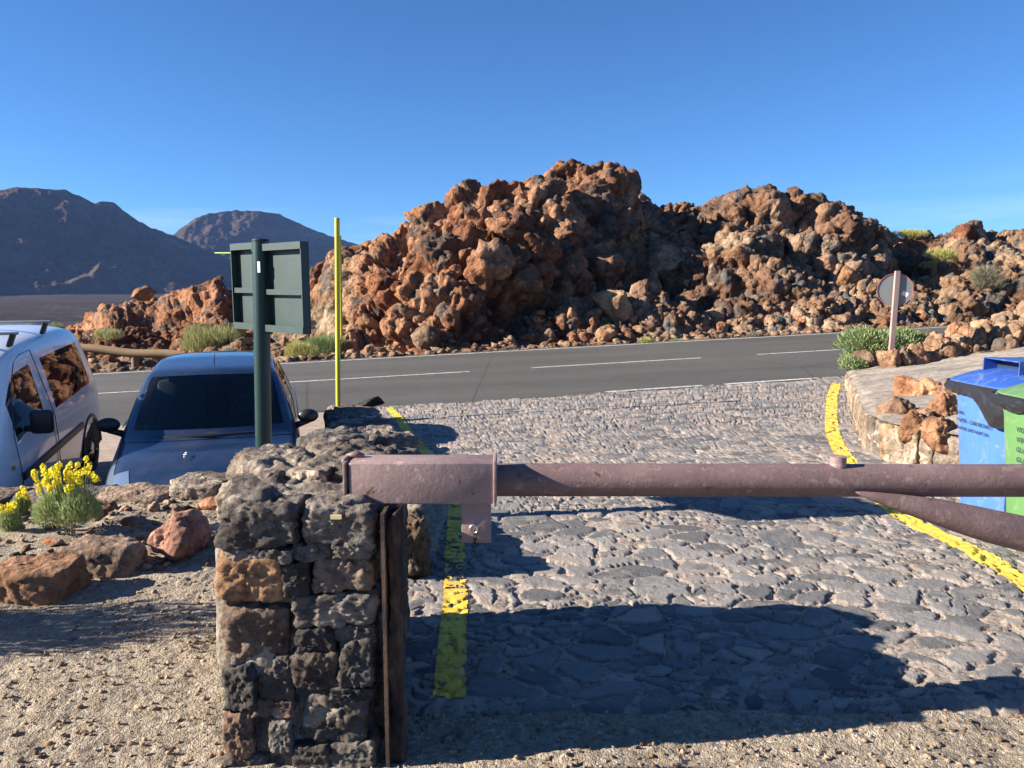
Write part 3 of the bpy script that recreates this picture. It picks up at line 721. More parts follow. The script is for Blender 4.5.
# ---- curved right wall with its sloping mortar top
edge = [(4.9, 5.3), (4.35, 5.75), (3.75, 6.3), (3.45, 6.9), (3.55, 7.6), (3.85, 8.4), (4.25, 9.4), (4.7, 10.6), (5.15, 11.6), (5.55, 12.7)]
edge = np.array(edge); seg = np.r_[0, np.cumsum(np.hypot(*np.diff(edge, axis=0).T))]
n_ = 220; ss = np.linspace(0, seg[-1], n_); ex = g1(np.interp(ss, seg, edge[:, 0]), 3); ey = g1(np.interp(ss, seg, edge[:, 1]), 3)
tx, ty = np.gradient(ex), np.gradient(ey); L_ = np.hypot(tx, ty); nx_, ny_ = ty / L_, -tx / L_      # to the right / outside
ez = np.array([zd1(a, b) for a, b in zip(ex, ey)])
rb = RB(); wr_ = random.Random(31)
def at_edge(s_, off_):
    i = min(int(s_ / seg[-1] * (n_ - 1)), n_ - 1); return ex[i] + nx_[i] * off_, ey[i] + ny_[i] * off_, ez[i], math.atan2(ty[i], tx[i])
s_ = 0; i = 0
while s_ < seg[-1]:
    w_ = wr_.uniform(.12, .24); x, y, z, a_ = at_edge(s_ + w_ / 2, .07); wh = .36 - .14 * sm(5, 8, s_)
    put_rock(rb, 1500 + i, (x, y, z + wh / 2 - .04), (w_ + .02, .18, wh + .06), 4, .8, .04, a_ + wr_.uniform(-.08, .08), wr_.choice([(1.35, 1.2, 1.0), (1.7, 1.3, .95), (1.2, 1.1, 1.0), (1.5, 1.35, 1.15)]))
    s_ += w_; i += 1
rw = empty('curved_wall', (0, 0, 0), 0, 'curved stone wall with a broad sloping mortar top on the right of the driveway', 'wall')
rb.build('stonework', WALLR, rw)
# mortar top as a sheet rising to the right
m_ = 90; vv = np.linspace(0, 1, m_) ** 1.3
tgtx = ex + nx_ * 0; BX = np.interp(ss, [0, seg[-1] * .35, seg[-1] * .75, seg[-1]], [11, 12.5, 13, 9.0]); BY = np.interp(ss, [0, seg[-1] * .35, seg[-1] * .75, seg[-1]], [4.6, 8.5, 12.6, 13.2])
X = ex[None, :] * (1 - vv[:, None]) + BX[None, :] * vv[:, None]; Y = ey[None, :] * (1 - vv[:, None]) + BY[None, :] * vv[:, None]
wh = (.35 - .14 * sm(5, 8, ss))
dist = np.hypot(X - ex[None, :], Y - ey[None, :])
p = np.stack([X.ravel(), Y.ravel(), 0 * X.ravel()], 1)
Z = ez[None, :] + wh[None, :] + .012 + .085 * np.minimum(dist, 1.5) + .135 * np.maximum(dist - 1.5, 0) + .03 * np.clip(dist, 0, 1.2) + (.022 * fbm(p * 2, 4, 66) + .010 * fbm(p * 9, 4, 67)).reshape(X.shape) + .02 * sm(0, .12, dist)
t = NT('mortar_slope')
mc = t.ramp(t.noise(1.2, 7, .65, stretch=(1, 2.2, 1)), [(.3, (.24, .20, .17)), (.48, (.36, .31, .26)), (.62, (.47, .40, .33)), (.75, (.50, .38, .28))])
mc = t.mix(t.ramp(t.noise(11, 7, .7), [(.4, (.75, .75, .75)), (.55, (0, 0, 0))]), mc, t.mix(1.0, mc, (.55, .53, .52), 'MULTIPLY'))
mesh('mortar_top', np.stack([X.ravel(), Y.ravel(), Z.ravel()], 1), grid_faces(m_, n_), t.done(mc, .95, t.bump(t.noise(16, 8, .75), 1.0, .03), spec=.2), rw, smooth=True)
PYs = proj_y(Y, Z); PXs = 512 + F * X / (Y * math.cos(PITCH) - (Z - CAMZ) * math.sin(PITCH))
def slope_Y(px_, py_):
    k_ = np.unravel_index(np.argmin(np.hypot(PXs - px_, PYs - py_)), Y.shape); return float(Y[k_])
def zslope(x, y):
    d = np.hypot(X - x, Y - y); k_ = np.unravel_index(np.argmin(d), d.shape); return Z[k_]
# ground behind the wall, under the shrub and rocks
def zshould(X_, Y_): return zroad(X_, Y_) - .03 + .05 * sm(0, 1, (YN + RS * X_) - Y_)
sheet('roadside_ground', 5.5, 40, 90, lambda x: 3 + 0 * x, lambda x: YN + .02 + RS * x, 60, zshould, GRAV, -.02)

# ================================================================ loose rocks
def one_rock(name, seed, px_, py_, Y, wpx, hpx, label, tint, mat=None, k=4, boxy=0, rough=.05, dep=1.0, sink=.12, rz=0, z=None, group=None, cat='rock', pw=9):
    a = P(px_, py_, Y); s_ = Y / F; dims = (wpx * s_, wpx * s_ * dep, hpx * s_ * (1 + sink))
    V, Fc = rock(seed, dims, k, boxy, rough, pw); V = rotz(V, rz)
    o = mesh(name, V, Fc, mat or BOULD, None, True, attr={'tint': np.tile(np.array(tint, float), (len(V), 1))})
    o.location = (a[0], Y + dims[1] * .3, a[2] - dims[2] * sink / 2)
    return tag(o, label, cat, group)
one_rock('rock', 2001, 22, 589, 3.62, 96, 50, 'flat brown slab rock at the left frame edge bordering the gravel bed', (1.0, .72, .55), boxy=.5, dep=.62, k=5, rough=.06)
one_rock('rock', 2002, 94, 566, 3.95, 84, 46, 'pale grey slab rock between the brown slab and the reddish rock', (1.15, 1.1, 1.05), boxy=.3, dep=.6, k=5)
one_rock('rock', 2003, 179, 535, 4.15, 78, 56, 'reddish pitted rock leaning beside the left foot of the stone pillar', (1.25, .86, .78), boxy=0, dep=.7, k=5, rz=.9, rough=.08)
one_rock('rock', 2004, 48, 547, 4.25, 28, 16, 'small bright orange rock below the yellow flowering plant', (2.0, .85, .45), dep=.8, sink=.2)
one_rock('rock', 2005, 132, 523, 4.6, 30, 13, 'small grey rock lying on the gravel behind the slabs', (.8, .8, .82), dep=.8, sink=.2)
one_rock('rock', 2006, 215, 505, 4.9, 40, 15, 'small orange brown rock in front of the blue car bonnet', (1.5, .95, .7), dep=.8, sink=.2)
one_rock('rock', 2007, 737, 717, 2.76, 15, 14, 'single round pebble in the shadow at the edge of the cobbles', (1.1, 1.0, .95), boxy=0, k=3, sink=.1)
for i, (a_, b_, w_, h_, lab_, tn_) in enumerate([
 (932, 385, 44, 26, 'rough orange boulder topping the cluster set in the mortar slope', (1.35, .95, .68)),
 (905, 403, 30, 26, 'grey brown rounded boulder at the left end of the cluster in the mortar slope', (.85, .78, .70)),
 (928, 408, 34, 28, 'pale tan boulder in the middle of the cluster in the mortar slope', (1.15, 1.0, .85)),
 (950, 404, 26, 30, 'brown boulder of the mortar slope cluster touching the blue bin', (1.05, .8, .62)),
 (920, 419, 24, 18, 'ochre boulder at the lower left of the mortar slope cluster', (1.25, .98, .7)),
 (945, 423, 25, 22, 'lowest tan boulder of the cluster beside the blue bin', (1.2, .92, .7)),
 (956, 383, 18, 20, 'small dark boulder behind the rim of the blue bin', (.8, .7, .62))]):
    one_rock('boulder', 2013 + i * 17, a_, b_ + 3, slope_Y(a_, b_ + h_ * .4), w_ * 1.38, h_ * 1.3, lab_, (tn_[0] * 1.2, tn_[1] * 1.1, tn_[2] * 1.05), k=5, rough=.085, boxy=0, dep=1.0, sink=.45)
one_rock('boulder', 2214, 868, 362, 12.9, 37, 27, 'round dark boulder at the tip of the curved wall below the shrub', (.9, .8, .72), k=5, rough=.06, dep=.9)
lab = ['tan', 'orange brown', 'dark brown', 'pale', 'rust coloured', 'ochre']
rr_ = random.Random(8)
row = [(896, 365, 22, 26, 12.3), (908, 360, 24, 24, 12.4), (922, 356, 22, 26, 12.5), (934, 357, 20, 20, 12.6), (948, 350, 28, 22, 12.8), (966, 346, 20, 20, 13.0), (982, 340, 26, 24, 13.2), (1000, 337, 22, 24, 13.4), (1017, 332, 24, 24, 13.6), (1038, 327, 26, 24, 13.8), (938, 342, 26, 20, 14.4), (962, 333, 22, 20, 14.6), (990, 326, 26, 20, 14.8), (1014, 320, 28, 20, 15.0)]
for i, (a, b, c_, d_, Y) in enumerate(row):
    one_rock('rock', 2100 + i, a, b, Y, c_ * 1.15, d_ * 1.1, 'rough orange brown rock in the row edging the top of the mortar slope', rr_.choice([(1.3, .85, .62), (1.0, .8, .64), (.75, .66, .6), (1.35, 1.0, .76)]), k=4, rough=.11, group='rocks edging the mortar slope')

# ---- rubble bank beside the road on the right
nxb, nyb = 420, 150; bx0 = np.linspace(6.0, 16, nxb); v_ = np.linspace(0, 1, nyb)
y0b = np.interp(bx0, [6, 16], [12.55, 13.4]); y1b = YN + RS * bx0 - .12
BXg = np.tile(bx0, nyb); BYg = (np.outer(1 - v_, y0b) + np.outer(v_, y1b)).ravel()
crest = np.interp(bx0, [6.0, 6.6, 7.2, 8.2, 9.2, 12, 16], [.0, .34, .56, .80, 1.06, 1.4, 1.6]); base_ = zroad(BXg, BYg)
prof_ = np.sin(np.clip(v_ * .78 + .12, 0, 1) * math.pi) ** .7; prof_[0] = 0.3; prof_[-1] = 0
BZ = base_ + (np.outer(prof_, crest) - 0).ravel() - .03
p3 = np.stack([BXg, BYg, BZ], 1); Nb = normals(p3, nyb, nxb); ed_ = np.repeat(np.sin(v_ * math.pi) ** .4, nxb)
p3 = p3 + Nb * (ed_ * (crag(p3, 301, .42, .45, .4, .25, .55) + .8 * crag(p3, 302, .18, .5, .35, .2, .5) + .02 * fbm(p3 * 12, 4, 303)))[:, None]
tag(mesh('roadside_bank', p3, grid_faces(nyb, nxb), HILL, attr={'tint': np.tile(np.array([1.15, 1.05, .95]), (len(p3), 1))}), kind='structure')
# ---- boulders one can tell apart on the hill
def hill_boulder(seed, px_, py_, wpx, hpx, label, tint, group=None, rough=.06):
    # depth: where the hill surface shows at this pixel
    PY = proj_y(HV[:, :, 1], HV[:, :, 2]); j = int(np.argmin(abs(px - px_)))
    run = np.minimum.accumulate(PY[:, j]); i = int(np.argmax(run <= py_ + hpx * .35)) if (run <= py_ + hpx * .35).any() else len(sv) // 2
    Y = float(HV[i, j, 1])
    return one_rock('boulder', seed, px_, py_, Y, wpx, hpx, label, tint, mat=BOULDH, k=4, boxy=0, rough=rough, dep=.9, sink=.15, rz=seed * .7, group=group, cat='boulder')
BOULDH = rock_mat('hill_boulder_rock', [(.32, (.12, .085, .065)), (.46, (.23, .165, .12)), (.58, (.36, .28, .205)), (.72, (.28, .23, .18))], .9, 3, 9, .08, tint=True)
TA = (1.2, 1.0, .8); RD = (1.2, .75, .55); GD = (.6, .58, .56)
hb = [(622, 306, 60, 34, 'large flat tan boulder at the foot of the main crag above the road', (1.3, 1.05, .82)),
      (606, 334, 26, 18, 'orange brown boulder at the road edge below the flat tan boulder', (1.25, .9, .68)),
      (668, 262, 44, 44, 'tall tan boulder halfway up in the shadow gap between both crags', (1.25, 1.0, .8)),
      (640, 246, 22, 18, 'small reddish boulder perched left of the tall tan boulder', RD),
      (655, 284, 22, 30, 'upright pale boulder just below the tall tan boulder', TA),
      (741, 253, 32, 26, 'squarish tan boulder in front of the right crag', (1.25, 1.0, .78)),
      (714, 276, 14, 28, 'narrow upright grey boulder left of the right crag', (.95, .95, .95)),
      (716, 316, 24, 18, 'pale tan boulder near the road below the right crag', (1.35, 1.15, .95)),
      (692, 302, 44, 24, 'broad tan boulder near the road left of the pale one', TA),
      (428, 337, 40, 34, 'pale weathered boulder at the foot of the main crag by the road', (1.05, .98, .88)),
      (378, 300, 16, 24, 'bluish grey upright rock on the reddish left slope', (.8, .85, .92)),
      (505, 226, 38, 22, 'smooth orange boulder lodged high in the cleft of the main crag', (1.35, .9, .65)),
      (852, 276, 26, 20, 'orange boulder left of the round road sign', (1.3, .92, .65)),
      (891, 243, 14, 12, 'small pinkish boulder on the dark slope above the round sign', (1.4, 1.0, .85)),
      (970, 231, 26, 20, 'dark red knob of rock on the right skyline', (.75, .4, .32)),
      (826, 262, 24, 18, 'brown boulder in shade behind the round sign', BR),
      (224, 333, 24, 28, 'black and grey rock beyond the road behind the green sign', (.42, .42, .44)),
      (240, 340, 16, 18, 'pale grey rock beside the black one beyond the road', (1.0, .98, .95)),
      (140, 292, 30, 14, 'reddish boulder topping the low western ridge', RD),
      (640, 330, 20, 12, 'small tan boulder on the verge right of the orange one', TA),
      (572, 170, 40, 18, 'knob shaped dark red boulder on the summit of the main crag', (.95, .62, .48))]
for i, b in enumerate(hb): hill_boulder(2300 + i, b[0], b[1], b[2], b[3], b[4], b[5])
hr = random.Random(77)
for i in range(90):
    a = hr.uniform(330, 1010) if i < 60 else hr.uniform(60, 330)
    lo = np.interp(a, [60, 240, 330, 420, 560, 660, 760, 900, 1010], [345, 330, 300, 300, 315, 235, 265, 270, 260])
    hi = np.interp(a, [60, 330, 1010], [362, 346, 322])
    hill_boulder(2400 + i, a, hr.uniform(lo, hi), hr.uniform(9, 20), hr.uniform(7, 15), 'small rough boulder among the many scattered on the slope beyond the road',
                 hr.choice([TA, TA, (1.3, .95, .7), GD, RD, (1.1, 1.0, .9)]), 'boulders scattered beyond the road')

# rubble of small stones
def scatter(name, n, pick, smin, smax, seed, mat, tints, k=1):
    rs_ = np.random.RandomState(seed); lib = [rock(seed + q, (1, .85, .6), k, 0, .10, 14, 7) for q in range(8)]
    r_ = RB()
    for i in range(n):
        x, y, z = pick(rs_); s_ = smin + (smax - smin) * rs_.rand() ** 3
        V, Fc = lib[i % 8]; V = rotz(V * s_, rs_.rand() * 6.28) + np.array((x, y, z + s_ * .15))
        r_.V.append(V); r_.F.append(Fc + r_.n); r_.n += len(V); r_.C.append(np.tile(np.array(tints[rs_.randint(len(tints))]), (len(V), 1)))
    return tag(r_.build(name, mat, smooth=False), kind='stuff')
TT_ = [(1.1, 1.0, .9), (.7, .66, .62), (1.35, 1.05, .8), (.9, .6, .45), (1.5, 1.4, 1.25), (1, .9, .8)]
def pk_bed(r_):
    while True:
        x = -r_.rand() * 5.2 - .75; y = 3.3 + r_.rand() * 1.95
        ed = np.interp(x, [-6, -3.2, -2.2, -1.2, -.9], [3.45, 3.75, 4.1, 4.5, 4.4])
        if y > ed - .25 and not (x > -1.3 and y < 3.5): break
    return x, y, float(gravel_h(np.array([x]), np.array([y]))[0])
def pk_front(r_):
    while True:
        x = -r_.rand() * 4.6 + 2.6; y = 1.9 + r_.rand() * 2.0
        if (x < -.5 and not (x > -1.2 and y > 2.25)) or y < 2.78: break
    return x, y, float(gravel_h(np.array([x]), np.array([y]))[0])
scatter('rubble', 2400, pk_bed, .015, .14, 5, BOULD, TT_, 2)
scatter('pebbles', 6500, pk_front, .004, .03, 6, BOULD, [(1.5, 1.4, 1.25), (1.1, 1.0, .92), (1.6, 1.4, 1.15), (1.9, 1.8, 1.6), (1.3, 1.2, 1.1)], 1)
def pk_road(r_):
    p_ = r_.uniform(-100, 1100); s_ = r_.rand() ** 1.6 * 4.0 + .15; h_ = hill_at(p_, s_); return h_[0], h_[1], h_[2] - .01
scatter('roadside_rubble', 2600, pk_road, .05, .42, 7, BOULDH, [(1.0, .9, .78), (1.0, .85, .7), GD, (1.15, 1.05, .95), (.95, .7, .55), (.8, .76, .72)], 1)
def pk_cob(r_):
    x = r_.uniform(-.3, 3.5); y = 2.85 + 6 * r_.rand() ** 2; return x, y, float(cob_z(np.array([x]), np.array([y]))[0])
scatter('loose_stones', 160, pk_cob, .004, .022, 8, BOULD, TT_, 1)
# ================================================================ painted metal and plastic materials
def painted(name, c, rough=.55):
    t = NT(name); co = t.pos()
    n1 = t.ramp(t.noise(5, 6, .65), [(.35, tuple(x * .8 for x in c)), (.65, tuple(min(1, x * 1.15) for x in c))])
    n2 = t.mix(t.ramp(t.noise(26, 6, .7), [(.58, (0, 0, 0)), (.64, (1, 1, 1))]), n1, tuple(min(1, x * 1.5) for x in c))
    n3 = t.mix(t.ramp(t.noise(16, 7, .75, dist=.5), [(.615, (0, 0, 0)), (.645, (1, 1, 1))]), n2, (.12, .05, .03))
    n3 = t.mix(t.ramp(t.noise(7, 7, .7, dist=.8, stretch=(1, 1, 3)), [(.56, (0, 0, 0)), (.72, (.55, .55, .55))]), n3, (.36, .27, .235))
    return t.done(n3, rough, t.bump(t.math('ADD', t.noise(60, 5, .7), t.noise(12, 4, .6)), .6, .003), spec=.4)
MAROON = painted('maroon_paint', (.19, .122, .115)); MAROONL = painted('faded_maroon_paint', (.27, .185, .175))
t = NT('rusty_steel')
RUSTY = t.done(t.ramp(t.noise(14, 7, .7, stretch=(1, 1, .25)), [(.35, (.02, .013, .011)), (.52, (.06, .033, .022)), (.68, (.17, .10, .06))]), .9, t.bump(t.noise(40, 7, .75, stretch=(1, 1, .4)), 1.0, .01))
DGREEN = plain('dark_green_paint', (.008, .036, .032), .38, 0, .2, 5, .001)
GREENBACK = plain('sign_back_green', (.020, .043, .040), .5, .0, .3, 9, .002)
YPOLE = plain('yellow_pole_paint', (.50, .44, .035), .45)
CHROME = plain('bright_metal', (.55, .55, .56), .3, .9)
BLACKP = plain('black_plastic', (.018, .018, .019), .45)
RUBBER = plain('tyre_rubber', (.018, .018, .018), .85)
GALV = plain('galvanised_metal', (.28, .29, .30), .5, .5, .2, 12)

# ================================================================ barrier
YB = 2.54; zb_ = P(512, 480, YB)[2]
xb0 = P(496, 480, YB)[0] - .05; xbe = 5.2
bar = empty('barrier_gate', (xb0, YB, zb_), 0, 'long brown painted pipe barrier closing the cobbled driveway', 'barrier')
def loc(o, root):   # keep world placement under an empty with a location
    o.matrix_parent_inverse = Matrix.Translation(-Vector(root.location)) ; return o
def pipe(name, pts, r, mat, root, n=48, sag=0):
    mb = MB(); q = [Vector(pts[0]).lerp(Vector(pts[1]), i / 40) for i in range(41)]; mb.tube(q, r, n); return loc(mb.build(name, mat, root, autos=50), root)
pipe('beam', [(xb0, YB, zb_ + .001), (xbe, YB + .02, zb_ - .012)], .0555, MAROON, bar)
a = P(860, 495, YB); b = P(1024, 533, YB); d_ = (b - a) / (b[0] - a[0])
mb = MB(); qs, rr_2 = [], []
for px_, t_, b_ in [(856, 491.5, 493), (862, 491, 497), (880, 492, 504), (900, 493.5, 512), (930, 497, 523), (960, 502, 534), (990, 508, 544), (1024, 515, 553), (1100, 533, 571), (1500, 629, 667)]:
    q_ = P(px_, (t_ + b_) / 2, YB - .055); qs.append(tuple(q_)); rr_2.append((b_ - t_) / 2 * (YB - .055) / F * .97)
mb.tube(qs, rr_2, 40); loc(mb.build('brace', MAROON, bar, autos=60), bar)
c_ = P(838, 462, YB); mb = MB()
mb.tube([(c_[0], YB, zb_ + .03), (c_[0], YB, zb_ + .082)], [.027, .027], 24); mb.tube([(c_[0], YB, zb_ + .0825), (c_[0], YB, zb_ + .083)], [.019, .019], 20)
loc(mb.build('stub_pipe', MAROONL, bar, autos=40), bar)
mb = MB(); mb.tube([(xb0 + .0, YB, zb_), (xb0 + .055, YB, zb_)], .0565, 40); loc(mb.build('collar', MAROON, bar, autos=40), bar)
hp = empty('hinge_post', (xbe + .1, YB, -.1), 0, 'brown steel post carrying the far end of the barrier off to the right', 'post')
mb = MB(); mb.tube([(0, 0, -.2), (0, 0, 1.2)], .09, 24); mb.build('post', MAROON, hp, autos=40)
# latch box
x0 = P(347, 480, 2.40)[0]; x1 = P(496, 480, 2.40)[0]; zt = P(400, 463, 2.395)[2]; zl = P(400, 504.5, 2.395)[2]
lb = empty('latch_box', ((x0 + x1) / 2, 2.46, zl), 0, 'square brown steel box on the stone pillar that receives the barrier end', 'latch box')
cx, cy, cz = (x0 + x1) / 2, 2.395 + .0625, (zt + zl) / 2; bw, bd, bh = x1 - x0 - .014, .125, zt - zl
mb = MB(); mb.box((cx, cy, cz), (bw, bd, bh), bev=.005)
loc(mb.build('box', MAROONL, lb, autos=50), lb)
mb = MB(); mb.box((x1 - .004, cy, cz), (.011, bd + .012, bh + .012), bev=.002)
loc(mb.build('end_plate', MAROONL, lb, autos=50), lb)
mb = MB()
lx = P(473, 0, 2.42)[0]
mb.box((lx, 2.425, zl - .068), (.096, .012, .136), bev=.002); mb.box((lx - .043, 2.465, zl - .068), (.008, .064, .13)); 
loc(mb.build('lug', MAROONL, lb, autos=50), lb)
mb = MB(); q = [(lx - .008 + .012 * math.cos(a_), 2.412, zl - .088 + .014 * math.sin(a_)) for a_ in np.linspace(0, 6.28, 18)]
mb.tube(q, .0042, 8, False); loc(mb.build('eyelet', CHROME, lb, smooth=True), lb)
mb = MB(); hx = x0 + .012
mb.tube([(hx - .028, cy + .02, zt + .004), (hx + .004, cy + .02, zt + .010), (hx + .03, cy + .02, zt + .004)], [.008, .013, .007], 14)
mb.tube([(hx - .026, cy - .03, zt - .004), (hx - .02, cy + .05, zt - .002)], [.010, .012], 12); mb.box((x0 - .006, cy - .03, cz - .005), (.012, .07, bh + .01), bev=.003)
loc(mb.build('hinge_bracket', MAROON, lb, smooth=True), lb)
ch = MB()  # dark links stand in for the loop's shadow and a thin string
for i in range(6):
    z_ = zl - .098 - i * .0135; r_ = [( (.006 * math.cos(a_)) * (1 if i % 2 else .15), (.006 * math.cos(a_)) * (.15 if i % 2 else 1), .0095 * math.sin(a_)) for a_ in np.linspace(0, 6.28, 12)]
    ch.tube([(lx - .006 + p_[0] + .003 * math.sin(i), 2.407 + p_[1], z_ + p_[2]) for p_ in r_], .0019, 6, False)
tag(ch.build('shadow_string', BLACKP, smooth=True), 'dark links shaped as the loop shadow and thin string below the latch eyelet', 'shadow_string')
# rusted post in the pillar's right edge
a = P(380, 510, 2.30); b = P(398, 510, 2.30)
rp = empty('rusty_post', (a[0], 2.33, 0), 0, 'rusty vertical steel channel set in the right edge of the stone pillar', 'post')
px0, px1 = a[0], b[0]
mb = MB(); mb.box((px0 + .007, 2.345, (zl - .05) / 2), (.012, .10, zl + .045)); loc(mb.build('flange', RUSTY, rp), rp)
V, Fc = rock(4, (px1 - px0 - .012, .11, zl + .05), 6, .97, .018, 16); mb = RB(); mb.V.append(V + np.array(((px0 + px1) / 2 + .006, 2.37, (zl - .05) / 2))); mb.F.append(Fc); mb.C.append(np.ones((len(V), 3)))
loc(mb.build('post', RUSTY, rp), rp)

# ================================================================ yellow snow poles
def snow_pole(px_, y0, y1, Y, r, label, dx=0):
    a = P(px_, y1, Y); b = P(px_ + dx, y0, Y)
    o = empty('snow_pole', (a[0], Y, a[2]), 0, label, 'pole', 'yellow snow poles beside the road')
    mb = MB(); mb.tube([(0, 0, 0), (b[0] - a[0], 0, b[2] - a[2])], r, 16); mb.build('pole', YPOLE, o, autos=40)
    mb = MB(); h_ = b[2] - a[2]; mb.tube([(b[0] - a[0], 0, h_), (b[0] - a[0], 0, h_ + .015)], [r * 1.12, r * .9], 16); mb.build('cap', YPOLE, o, autos=40)
snow_pole(338.6, 219, 460, 10.5, .034, 'tall yellow pole rising from behind the low wall right of the blue car', -1.5)
snow_pole(341.6, 236, 351, 24.2, .038, 'farther yellow pole across the road seen just beside the nearer one', -1.6)

# ================================================================ sign seen from behind
YS = 5.05; pb = P(264, 470, YS); pt = P(260.5, 241, YS); zg_ = -.1
sg = empty('road_sign', (pb[0], YS, zg_), 0, 'pair of green framed sign boards seen from behind on a dark green post', 'sign')
mb = MB(); mb.tube([(pb[0] + .012, YS, zg_), (pb[0], YS, pb[2]), (pt[0], YS, pt[2])], .053, 28); loc(mb.build('post', DGREEN, sg, autos=40), sg)
mb = MB(); mb.tube([(pt[0], YS, pt[2]), (pt[0], YS, pt[2] + .012)], [.058, .05], 28); loc(mb.build('post_cap', BLACKP, sg, autos=40), sg)
st = P(257.5, 267, YS - .06); mb = MB(); mb.box((st[0] + .004, st[1] + .008, st[2]), (.026, .006, .07), rot=(0, 0, -.35)); loc(mb.build('sticker', plain('white_sticker', (.7, .75, .75), .5), sg), sg)
def board(pl, pr, Yl, Yr, yt, ybl, ybr, fd=.052):
    A = P(pl, yt, Yl); B = P(pr, yt, Yr); zb1 = P(pl, ybl, Yl)[2]
    u_ = Vector((B[0] - A[0], B[1] - A[1], 0)); w_ = u_.length; u_.normalize(); n_ = Vector((u_.y, -u_.x, 0))   # towards the camera / left
    if n_.y > 0: n_ = -n_
    zt_ = min(A[2], B[2]); h_ = zt_ - zb1
    M = Matrix(((u_.x, n_.x, 0, A[0]), (u_.y, n_.y, 0, A[1]), (0, 0, 1, zt_), (0, 0, 0, 1)))
    def bx(mb, c, d):
        m2 = MB(); m2.box(c, d); V = np.array([(M @ Vector(v))[:] for v in m2.V[0]]); mb.add(V, m2.F)
    mb = MB(); bx(mb, (w_ / 2, 0, -h_ / 2), (w_, .006, h_)); pn = loc(mb.build('sign_panel', GREENBACK, sg), sg)
    fr = MB(); e = .008
    bx(fr, (e / 2, fd / 2, -h_ / 2), (e, fd, h_)); bx(fr, (w_ - e / 2, fd / 2, -h_ / 2), (e, fd, h_))
    bx(fr, (w_ / 2, fd / 2 + .0, -e / 2), (w_ - 2 * e - .002, fd, e)); bx(fr, (w_ / 2, fd / 2, -h_ + e / 2), (w_ - 2 * e - .002, fd, e))
    bx(fr, (w_ / 2, fd, -.022), (w_ - .004, .006, .044)); bx(fr, (w_ / 2, fd, -h_ + .022), (w_ - .004, .006, .044))
    fo = fr.build('frame', GREENBACK, pn); 
    rl = MB(); bx(rl, (w_ / 2 + .0, .024, -h_ * .545), (w_ - .024, .03, .016)); bx(rl, (w_ / 2, .040, -h_ * .545), (w_ - .024, .005, .034)); rl.build('rail', GREENBACK, pn)
    for o in (fo,): pass
    return M, w_, h_
board(237, 268, 5.35, 5.07, 242, 328, 331)
board(268.6, 308, 5.05, 4.72, 241.5, 331, 338)
mb = MB(); mb.box((pb[0] + .03, YS + .02, P(0, 336, YS)[2] + .03), (.12, .05, .04), rot=(0, 0, -.6)); loc(mb.build('bracket', BLACKP, sg), sg); mb = MB(); mb.box((pb[0] + .03, YS + .02, P(0, 248, YS)[2]), (.12, .05, .04), rot=(0, 0, -.6)); loc(mb.build('bracket', BLACKP, sg), sg)
a = P(215, 253, 5.42); b = P(237, 253, 5.35); mb = MB(); mb.tube([tuple(a), tuple(b)], .0045, 8); mb.tube([tuple(a + np.array([.04, 0, -.012])), tuple(a + np.array([.065, 0, -.012]))], .003, 8)
loc(mb.build('edge_strip', plain('lime_strip', (.35, .5, .05), .5), sg), sg)

# ================================================================ round sign on a leaning post
YR_ = 12.7; a = P(889.5, 374, YR_); b = P(897.6, 271, YR_); c_ = P(895.5, 290, YR_)
rsn = empty('round_sign', (a[0], YR_, a[2]), 0, 'round traffic sign seen from behind on a leaning brown post beside the shrub', 'sign')
mb = MB(); mb.tube([tuple(a - np.array([0, 0, .25])), tuple(a)], .03, 12)
dirv = Vector(b - a); L0 = dirv.length
m2 = MB(); m2.box((0, 0, L0 / 2 - .15), (.085, .05, L0 + .3), bev=.006); q_ = Vector((0, 0, 1)).rotation_difference(dirv).to_matrix()
mb = MB(); mb.add(np.array([(q_ @ Vector(v))[:] for v in m2.V[0]]) + a, m2.F); loc(mb.build('post', plain('brown_post_paint', (.36, .25, .22), .6, 0, .2, 5, .002), rsn), rsn)
n_ = Vector((.30, 1, .0)).normalized()
def disc(r0, r1, y0, y1, mat, name, parent, root):
    mb = MB(); ux = n_.cross(Vector((0, 0, 1))).normalized(); C0 = Vector(c_) + n_ * .035
    V = []; N_ = 48
    for rr2, yy in ((r0, y0), (r1, y0), (r1, y1), (r0, y1)):
        for k_ in range(N_):
            th_ = 2 * math.pi * k_ / N_; V.append((C0 + ux * math.cos(th_) * rr2 + Vector((0, 0, 1)) * math.sin(th_) * rr2 + n_ * yy)[:])
    Fc = []
    for j in range(4):
        for k_ in range(N_): Fc.append((j * N_ + k_, j * N_ + (k_ + 1) % N_, ((j + 1) % 4) * N_ + (k_ + 1) % N_, ((j + 1) % 4) * N_ + k_))
    if r0 < .02: pass
    mb.add(V, Fc); return loc(mb.build(name, mat, parent, autos=40), root)
disc(.001, .272, .008, .014, plain('grey_sign_back', (.17, .175, .18), .5, .2, .15, 8), 'sign_disc', rsn, rsn)
disc(.266, .274, -.006, .012, plain('red_rim', (.32, .10, .09), .5), 'rim', rsn, rsn)
st = P(905, 294, YR_ - .0); mb = MB(); mb.box((st[0], st[1] + .0, st[2]), (.10, .01, .07), rot=(0, .5, -.29)); loc(mb.build('sticker', plain('pale_sticker', (.6, .6, .62)), rsn), rsn)

